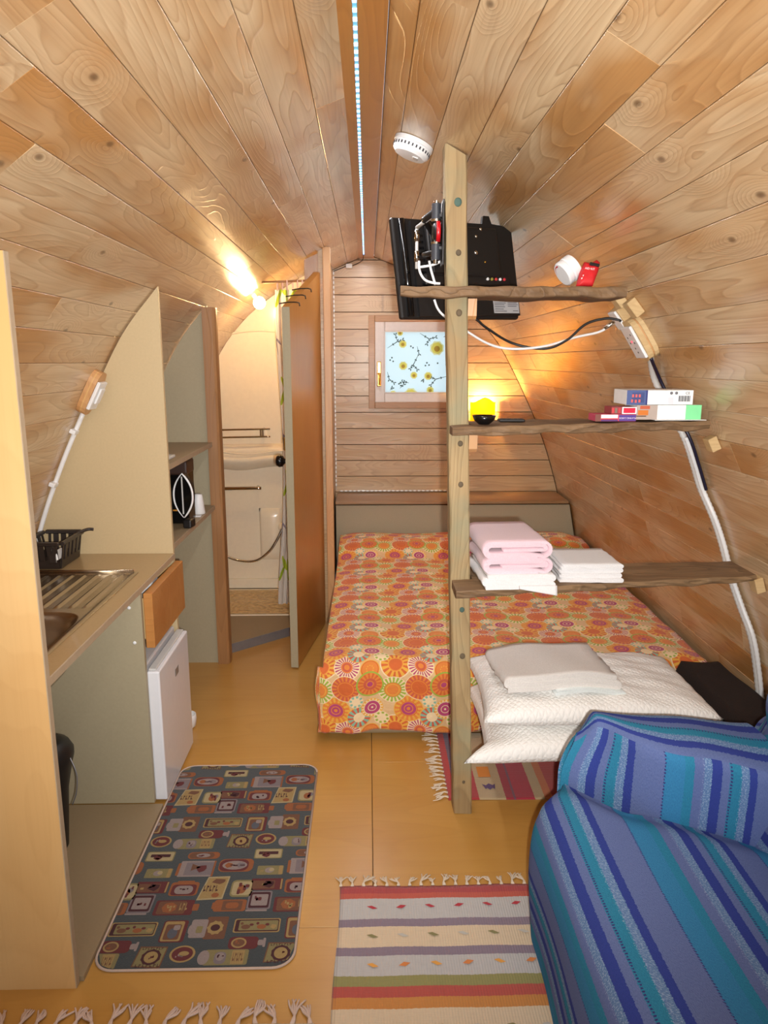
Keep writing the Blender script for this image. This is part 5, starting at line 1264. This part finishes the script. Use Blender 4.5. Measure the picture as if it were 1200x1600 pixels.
# ------------------------------------------------------------------ kitchen mat with printed jars and labels
km = thing('kitchen_mat', 'dark slate kitchen mat printed with jars and food labels', 'mat', (-.45, 2.06, 0))
MX0, MX1, MY0, MY1 = -.703, -.195, 1.583, 2.533
def rrect(x0, x1, y0, y1, r, n=7):
    P = []
    for cx, cy, a0 in ((x1 - r, y1 - r, 0), (x0 + r, y1 - r, 90), (x0 + r, y0 + r, 180), (x1 - r, y0 + r, 270)):
        for k in range(n + 1): a = R(a0 + 90 * k / n); P.append((cx + r * math.cos(a), cy + r * math.sin(a)))
    return P
MATG = weave('slate_green_mat', (54, 62, 66), .9, 300)
bm = BM(); prism(bm, rrect(MX0, MX1, MY0, MY1, .055), 'Z', .0005, .005); put('mat_base', bm, MATG, km)
bm = BM(); P = rrect(MX0, MX1, MY0, MY1, .055); tube(bm, [(x, y, .0038) for x, y in P + [P[0]]], .0035, 6); put('bound_edge', bm, weave('pale_mat_binding', (196, 172, 156)), km, label='pale pinkish bound edge')
PAL = [(182, 152, 96), (112, 50, 52), (140, 128, 132), (166, 98, 58), (96, 100, 112), (196, 178, 134), (78, 38, 44), (150, 138, 92), (126, 84, 62), (166, 150, 146), (62, 70, 72)]
PM_ = [plain('mat_print_%d' % i, [q * .80 + 6 for q in c], .95, fleck=.08, scale=200) for i, c in enumerate(PAL)]
OCH, MAR, GRY, ORN, BLU, CRM, DMA, OLV, BRN, LGR, SLT = range(11)
pb = BM(); Z0 = .0053
def clipbox(P):
    for axis, lim, sgn in ((0, MX0 + .004, 1), (0, MX1 - .004, -1), (1, MY0 + .004, 1), (1, MY1 - .004, -1)):
        o = []
        for i in range(len(P)):
            a, b = P[i - 1], P[i]; ia, ib = (a[axis] - lim) * sgn >= 0, (b[axis] - lim) * sgn >= 0
            if ia != ib: t = (lim - a[axis]) / (b[axis] - a[axis]); o.append((a[0] + t * (b[0] - a[0]), a[1] + t * (b[1] - a[1])))
            if ib: o.append(b)
        P = o
        if len(P) < 3: return []
    return P
def patch(P, mi, lv):
    # keep clear of the rounded corners
    P = clipbox(P)
    for cx, sx in ((MX0, 1), (MX1, -1)):
        for cy, sy in ((MY0, 1), (MY1, -1)):
            ox, oy = cx + sx * .055, cy + sy * .055
            q = []
            for x, y in P:
                if (x - ox) * sx < 0 and (y - oy) * sy < 0:
                    d = math.hypot(x - ox, y - oy)
                    if d > .05: x, y = ox + (x - ox) * .05 / d, oy + (y - oy) * .05 / d
                q.append((x, y))
            P = q
    if len(P) < 3: return
    f = pb.faces.new([pb.verts.new((x, y, Z0 + lv * .00012)) for x, y in P]); f.material_index = mi
def rr(x, y, w_, h_, r, mi, lv): patch(rrect(x - w_ / 2, x + w_ / 2, y - h_ / 2, y + h_ / 2, min(r, w_ / 2.02, h_ / 2.02), 4), mi, lv)
def el(x, y, a, b, mi, lv, n=18, wob=0): patch([(x + a * math.cos(2 * math.pi * k / n) * (1 + wob * (k % 2)), y + b * math.sin(2 * math.pi * k / n) * (1 + wob * (k % 2))) for k in range(n)], mi, lv)
rm = random.Random(12)
def squig(x, y, w_, h_, mi, lv, n=4):
    for i in range(n): el(x + rm.uniform(-.4, .4) * w_, y + rm.uniform(-.35, .35) * h_, w_ * rm.uniform(.06, .16), h_ * rm.uniform(.08, .22), mi, lv, 8, .25)
def letters(x, y, w_, h_, mi, lv, n=6):
    for i in range(n):
        cx = x - w_ / 2 + w_ * (i + .5) / n; rr(cx - w_ / n * .2, y, w_ / n * .22, h_, .001, mi, lv)
        if i % 2: rr(cx + w_ / n * .1, y + h_ * .3, w_ / n * .5, h_ * .25, .001, mi, lv)
        else: rr(cx + w_ / n * .15, y - h_ * .3, w_ / n * .5, h_ * .25, .001, mi, lv)
def item(k, x, y, w_, h_):
    if k == 'chick':
        rr(x, y, w_, h_, .006, OCH, 0); rr(x, y, w_ * .94, h_ * .86, .005, DMA, 1); rr(x + .004, y, w_ * .84, h_ * .70, .004, OLV, 2)
        for q in (-.24, .10): el(x + q * w_, y - .1 * h_, w_ * .10, h_ * .17, BRN if q < 0 else ORN, 3, 12); el(x + (q - .09) * w_, y + .14 * h_, w_ * .035, h_ * .10, BRN if q < 0 else MAR, 4, 8); el(x + (q + .12) * w_, y + .05 * h_, w_ * .05, h_ * .1, MAR, 4, 6)
        el(x + .36 * w_, y - .1 * h_, w_ * .06, h_ * .14, OCH, 4, 9, .3)
    elif k == 'framejar':
        rr(x, y, w_, h_, .008, MAR, 0); rr(x - .003, y, w_ * .8, h_ * .9, .006, OCH, 1); rr(x - .003, y - .003, w_ * .62, h_ * .7, .006, BRN, 2); el(x - .002, y - .008, w_ * .2, h_ * .24, BLU, 3, 12); el(x + .006, y + .012, w_ * .14, h_ * .12, LGR, 4, 8, .2)
    elif k == 'pot':
        rr(x + w_ * .2, y, w_ * .55, h_, .004, BRN, 0); rr(x - w_ * .25, y - .002, w_ * .42, h_ * .82, .006, LGR, 0.5); el(x + w_ * .18, y, w_ * .19, h_ * .28, OCH, 2, 18, .15); el(x + w_ * .18, y, w_ * .12, h_ * .15, DMA, 3); rr(x - w_ * .22, y - .006, w_ * .16, h_ * .3, .003, OLV, 3); el(x - w_ * .46, y - .005, w_ * .05, h_ * .2, LGR, 1)
    elif k == 'bottle':
        rr(x, y, w_, h_, .012, MAR, 0); el(x - .012, y, w_ * .26, h_ * .42, OCH, 1); el(x - .012, y, w_ * .2, h_ * .3, BRN, 2); rr(x + w_ * .58, y, w_ * .2, h_ * .45, .005, LGR, 1); rr(x + w_ * .70, y, w_ * .09, h_ * .75, .004, LGR, 2); squig(x - .012, y, w_ * .3, h_ * .4, ORN, 3, 3)
    elif k == 'soap':
        patch([(x - w_ * .48, y - h_ * .42), (x + w_ * .44, y - h_ * .5), (x + w_ * .5, y + h_ * .48), (x - w_ * .40, y + h_ * .5)], BRN, 0); patch([(x - w_ * .44, y - h_ * .38), (x + w_ * .4, y - h_ * .44), (x + w_ * .46, y + h_ * .42), (x - w_ * .36, y + h_ * .44)], OLV, 1)
        el(x + .004, y, w_ * .30, h_ * .34, DMA, 2, 20, .08); el(x + .004, y, w_ * .22, h_ * .26, OCH, 3); squig(x + .004, y, w_ * .25, h_ * .3, MAR, 4, 4); letters(x + .002, y - h_ * .38, w_ * .8, h_ * .14, DMA, 3, 7); letters(x + .002, y + h_ * .38, w_ * .7, h_ * .10, DMA, 3, 8)
    elif k == 'oval':
        el(x, y, w_ / 2, h_ / 2, OCH, 0, 24); el(x, y, w_ * .41, h_ * .41, MAR, 1, 24); el(x + .004, y + .001, w_ * .2, h_ * .14, OCH, 3, 12); squig(x - .006, y - .002, w_ * .4, h_ * .4, LGR, 2, 6)
    elif k == 'churn':
        rr(x + .005, y, w_ * .9, h_ * .9, .006, OLV, 0); el(x - w_ * .42, y, w_ * .12, h_ * .42, LGR, 1); rr(x - w_ * .08, y - .002, w_ * .24, h_ * .7, .012, GRY, 2); el(x - w_ * .08, y + .002, w_ * .09, h_ * .24, LGR, 3); squig(x - w_ * .08, y, w_ * .15, h_ * .4, DMA, 4, 3); rr(x + w_ * .28, y, w_ * .26, h_ * .8, .002, OCH, 1); letters(x + w_ * .28, y, w_ * .22, h_ * .5, BRN, 2, 5)
    elif k == 'coffee':
        patch([(x - w_ * .5, y - h_ * .5), (x + w_ * .42, y - h_ * .46), (x + w_ * .5, y + h_ * .5), (x - w_ * .30, y + h_ * .48)], CRM, 0); patch([(x - w_ * .44, y - h_ * .44), (x + w_ * .37, y - h_ * .40), (x + w_ * .44, y + h_ * .44), (x - w_ * .26, y + h_ * .42)], OCH, 1)
        letters(x - w_ * .1, y - h_ * .02, w_ * .55, h_ * .26, DMA, 2, 5); el(x + w_ * .14, y + h_ * .28, w_ * .22, h_ * .10, BRN, 2, 9, .25); el(x + .01, y - h_ * .3, w_ * .14, h_ * .1, ORN, 2, 9)
    elif k == 'pear':
        rr(x, y, w_, h_, .014, OLV, 0); rr(x, y, w_ * .86, h_ * .8, .010, CRM, 1); el(x, y - .004, w_ * .2, h_ * .26, ORN, 2, 12); el(x + .012, y + .006, w_ * .13, h_ * .16, GRY, 2, 12); squig(x, y, w_ * .6, h_ * .7, MAR, 3, 4)
    elif k == 'redlab':
        rr(x, y, w_, h_, .002, MAR, 0); rr(x - w_ * .1, y - .002, w_ * .7, h_ * .7, .002, BRN, 1); el(x + w_ * .06, y, w_ * .16, h_ * .26, DMA, 2, 9, .3); squig(x - .01, y, w_ * .5, h_ * .5, OCH, 2, 4); rr(x + w_ * .46, y, w_ * .05, h_ * .9, .001, OCH, 1)
    elif k == 'arch':
        rr(x, y, w_, h_, .010, ORN, 0); rr(x, y - .004, w_ * .86, h_ * .78, .010, MAR, 1); rr(x, y - .004, w_ * .64, h_ * .6, .014, LGR, 2); squig(x, y - .004, w_ * .35, h_ * .4, DMA, 3, 4); rr(x, y + h_ * .52, w_ * .6, h_ * .16, .003, ORN, 1)
    elif k == 'amber':
        rr(x, y, w_, h_, .008, ORN, 0); rr(x + .006, y, w_ * .62, h_ * .8, .004, BRN, 1); rr(x + .006, y, w_ * .4, h_ * .5, .01, ORN, 2); rr(x - w_ * .5, y, w_ * .12, h_ * .55, .003, ORN, 1)
    elif k == 'tin':
        rr(x, y, w_, h_, .006, GRY, 0); rr(x, y, w_ * .86, h_ * .86, .005, DMA, 1); rr(x, y, w_ * .7, h_ * .62, .004, LGR, 2); squig(x, y, w_ * .5, h_ * .45, MAR, 3, 4); rr(x - .004, y - h_ * .56, w_ * .9, h_ * .10, .002, LGR, 1)
    elif k == 'joe':
        rr(x, y, w_, h_, .006, MAR, 0); rr(x - w_ * .06, y, w_ * .72, h_ * .84, .006, BRN, 1); letters(x + w_ * .24, y + .003, w_ * .22, h_ * .5, OCH, 2, 3); el(x - w_ * .12, y, w_ * .18, h_ * .32, ORN, 2, 14, .1); squig(x - w_ * .12, y, w_ * .3, h_ * .5, OCH, 3, 5); rr(x + w_ * .56, y, w_ * .16, h_ * .45, .004, ORN, 1)
    elif k == 'sardine':
        rr(x, y, w_, h_, .018, ORN, 0); rr(x - .006, y, w_ * .84, h_ * .9, .02, MAR, 1); el(x - .004, y, w_ * .36, h_ * .34, LGR, 2); el(x - .022, y, w_ * .1, h_ * .18, ORN, 3, 10, .2); el(x + .014, y, w_ * .12, h_ * .18, GRY, 3, 10, .2); squig(x, y, w_ * .5, h_ * .3, DMA, 4, 3)
    elif k == 'tea':
        rr(x + .004, y, w_ * .94, h_, .004, LGR, 0); rr(x + .01, y, w_ * .74, h_ * .8, .003, GRY, 1); el(x - .004, y + .006, w_ * .17, h_ * .26, BRN, 2, 3); el(x + .018, y, w_ * .13, h_ * .2, MAR, 2, 7, .3); rr(x - w_ * .46, y - .002, w_ * .08, h_ * .8, .006, ORN, 1); rr(x + w_ * .48, y, w_ * .05, h_, .002, ORN, 1)
    elif k == 'banner':
        rr(x, y, w_, h_, .006, OLV, 0); rr(x, y, w_ * .92, h_ * .84, .005, CRM, 1); rr(x, y + .003, w_ * .7, h_ * .3, .002, DMA, 2); el(x - .006, y - .006, w_ * .14, h_ * .22, MAR, 3, 9, .2); squig(x, y - .004, w_ * .5, h_ * .4, BRN, 3, 3)
    elif k == 'can':
        rr(x, y, w_, h_, .004, OLV, 0); rr(x + w_ * .4, y, w_ * .14, h_, .003, OCH, 1); el(x - .002, y, w_ * .18, h_ * .3, LGR, 2, 12); el(x + .004, y + .002, w_ * .10, h_ * .2, CRM, 3, 9); squig(x - w_ * .3, y, w_ * .2, h_ * .5, OCH, 2, 2)
    elif k == 'mid':
        rr(x, y, w_, h_, .014, ORN, 0); rr(x - .006, y, w_ * .78, h_ * .8, .012, BRN, 1); el(x - .002, y, w_ * .22, h_ * .3, LGR, 2, 12); squig(x, y, w_ * .4, h_ * .4, MAR, 3, 3)
TILE = [('chick', -.637, 1.718, .125, .050), ('framejar', -.526, 1.709, .066, .078), ('pot', -.436, 1.719, .104, .080), ('bottle', -.664, 1.658, .078, .042), ('soap', -.566, 1.622, .080, .072), ('oval', -.484, 1.631, .066, .056), ('churn', -.375, 1.618, .125, .056), ('coffee', -.453, 1.872, .080, .098), ('pear', -.371, 1.869, .064, .070), ('redlab', -.632, 1.878, .092, .048), ('arch', -.538, 1.870, .082, .056), ('amber', -.393, 1.801, .090, .046), ('tin', -.644, 1.814, .066, .072), ('joe', -.548, 1.796, .108, .058), ('sardine', -.405, 1.969, .104, .058), ('tea', -.524, 1.956, .112, .070), ('banner', -.645, 2.014, .086, .046), ('can', -.630, 1.938, .078, .040), ('mid', -.512, 2.016, .098, .032)]
for i in range(-2, 3):
    for j in range(-1, 3):
        ox, oy = i * .331 + j * .152, i * .007 + j * .462
        for k, x, y, w_, h_ in TILE:
            if MX0 - .05 < x + ox < MX1 + .05 and MY0 - .05 < y + oy < MY1 + .05: item(k, x + ox, y + oy, w_, h_)
put('printed_labels', pb, PM_, km, recalc=False, kind='stuff')
for _p in bpy.data.objects['printed_labels'].data.polygons:
    if _p.normal.z < 0: _p.flip()

# ------------------------------------------------------------------ light strips
LED = Mat('glowing_led', (220, 236, 255), .3)
_r = LED.rnd(); LED.set('Emission Color', LED.ramp(_r, [(0, (120, 200, 255)), (.45, (170, 236, 255)), (.7, (190, 190, 255)), (1.0, (150, 160, 255))])); LED.set('Emission Strength', 1.4)
LEDOFF = plain('white_led_bead', (246, 246, 242), .2, fleck=0.02)
STRIPM = Mat('glowing_strip_sleeve', (120, 200, 230), .3); STRIPM.set('Emission Color', rgb(70, 190, 235)); STRIPM.set('Emission Strength', 0.3)
ls = thing('led_strip', 'glowing blue-white light strip along the ridge board', 'light strip', (-.022, 3.0, 2.162))
_l = lamp('led_strip_light', 'AREA', (-0.022, 3.0, 2.150), 13, (0.97, 0.97, 1.0), shape='RECTANGLE', size=0.02, size_y=3.7, spread=R(178))
_l.parent = ls; _l.location = Vector((-.022, 3.0, 2.150)) - Vector(ls.location)
bm = BM(); box(bm, (-.0265, .9, 2.1575), (-.0175, 4.85, 2.1618), .0008, 1); put('sleeve', bm, STRIPM.m, ls)
bm = BM(); box(bm, (-.0045, -.008, -.0022), (.0045, .008, .0008), .001, 1); led_me = bpy.data.meshes.new('led'); bm.to_mesh(led_me); bm.free(); led_me.materials.append(LED.m)
y = 1.1
while y < 4.83: link_piece('led', led_me, Matrix.Translation((-.022, y, 2.1572)), ls); y += .0385
STRIPC = plain('clear_strip_sleeve', (206, 190, 170), .15, fleck=.03, Coat_Weight=.4)
l2 = thing('led_strip', 'unlit white light strip down the bedroom corner and ledge', 'light strip', (-.214, 5.03, 1.3))
bm = BM(); box(bm, (-.2265, 5.044, .62), (-.2185, 5.0515, 2.09), .001, 1); put('sleeve', bm, STRIPC, l2)
bm = BM(); box(bm, (-.20, 5.042, .612), (.62, 5.0505, .62), .001, 1); put('sleeve', bm, STRIPC, l2)
bm = BM(); box(bm, (-.0045, -.0015, -.0085), (.0045, .0015, .0085), .0008, 1); lm = bpy.data.meshes.new('led_bead'); bm.to_mesh(lm); bm.free(); lm.materials.append(LEDOFF)
for i in range(48): link_piece('led_bead', lm, Matrix.Translation((-.2225, 5.0432, .66 + i * .03)), l2)
for i in range(26): link_piece('led_bead', lm, Matrix.Translation((-.185 + i * .03, 5.0412, .616)) @ Matrix.Rotation(R(90), 4, 'Y'), l2)
cn = thing('strip_connector', 'small white strip connector with thin wires below the ridge', 'connector', (-.12, 5.03, 2.15))
bm = BM(); box(bm, (-.14, 5.015, 2.098), (-.098, 5.048, 2.126), .004, mat=None); put('body', bm, WHITEP, cn)
bm = BM(); tube(bm, crv([(-.14, 5.03, 2.112), (-.17, 5.035, 2.10), (-.20, 5.04, 2.09), (-.222, 5.045, 2.082)], 6), .0025, 6); tube(bm, crv([(-.098, 5.03, 2.115), (-.06, 5.02, 2.13), (-.03, 4.98, 2.145), (-.022, 4.86, 2.158)], 6), .0025, 6); put('wire', bm, BLACKP, cn)
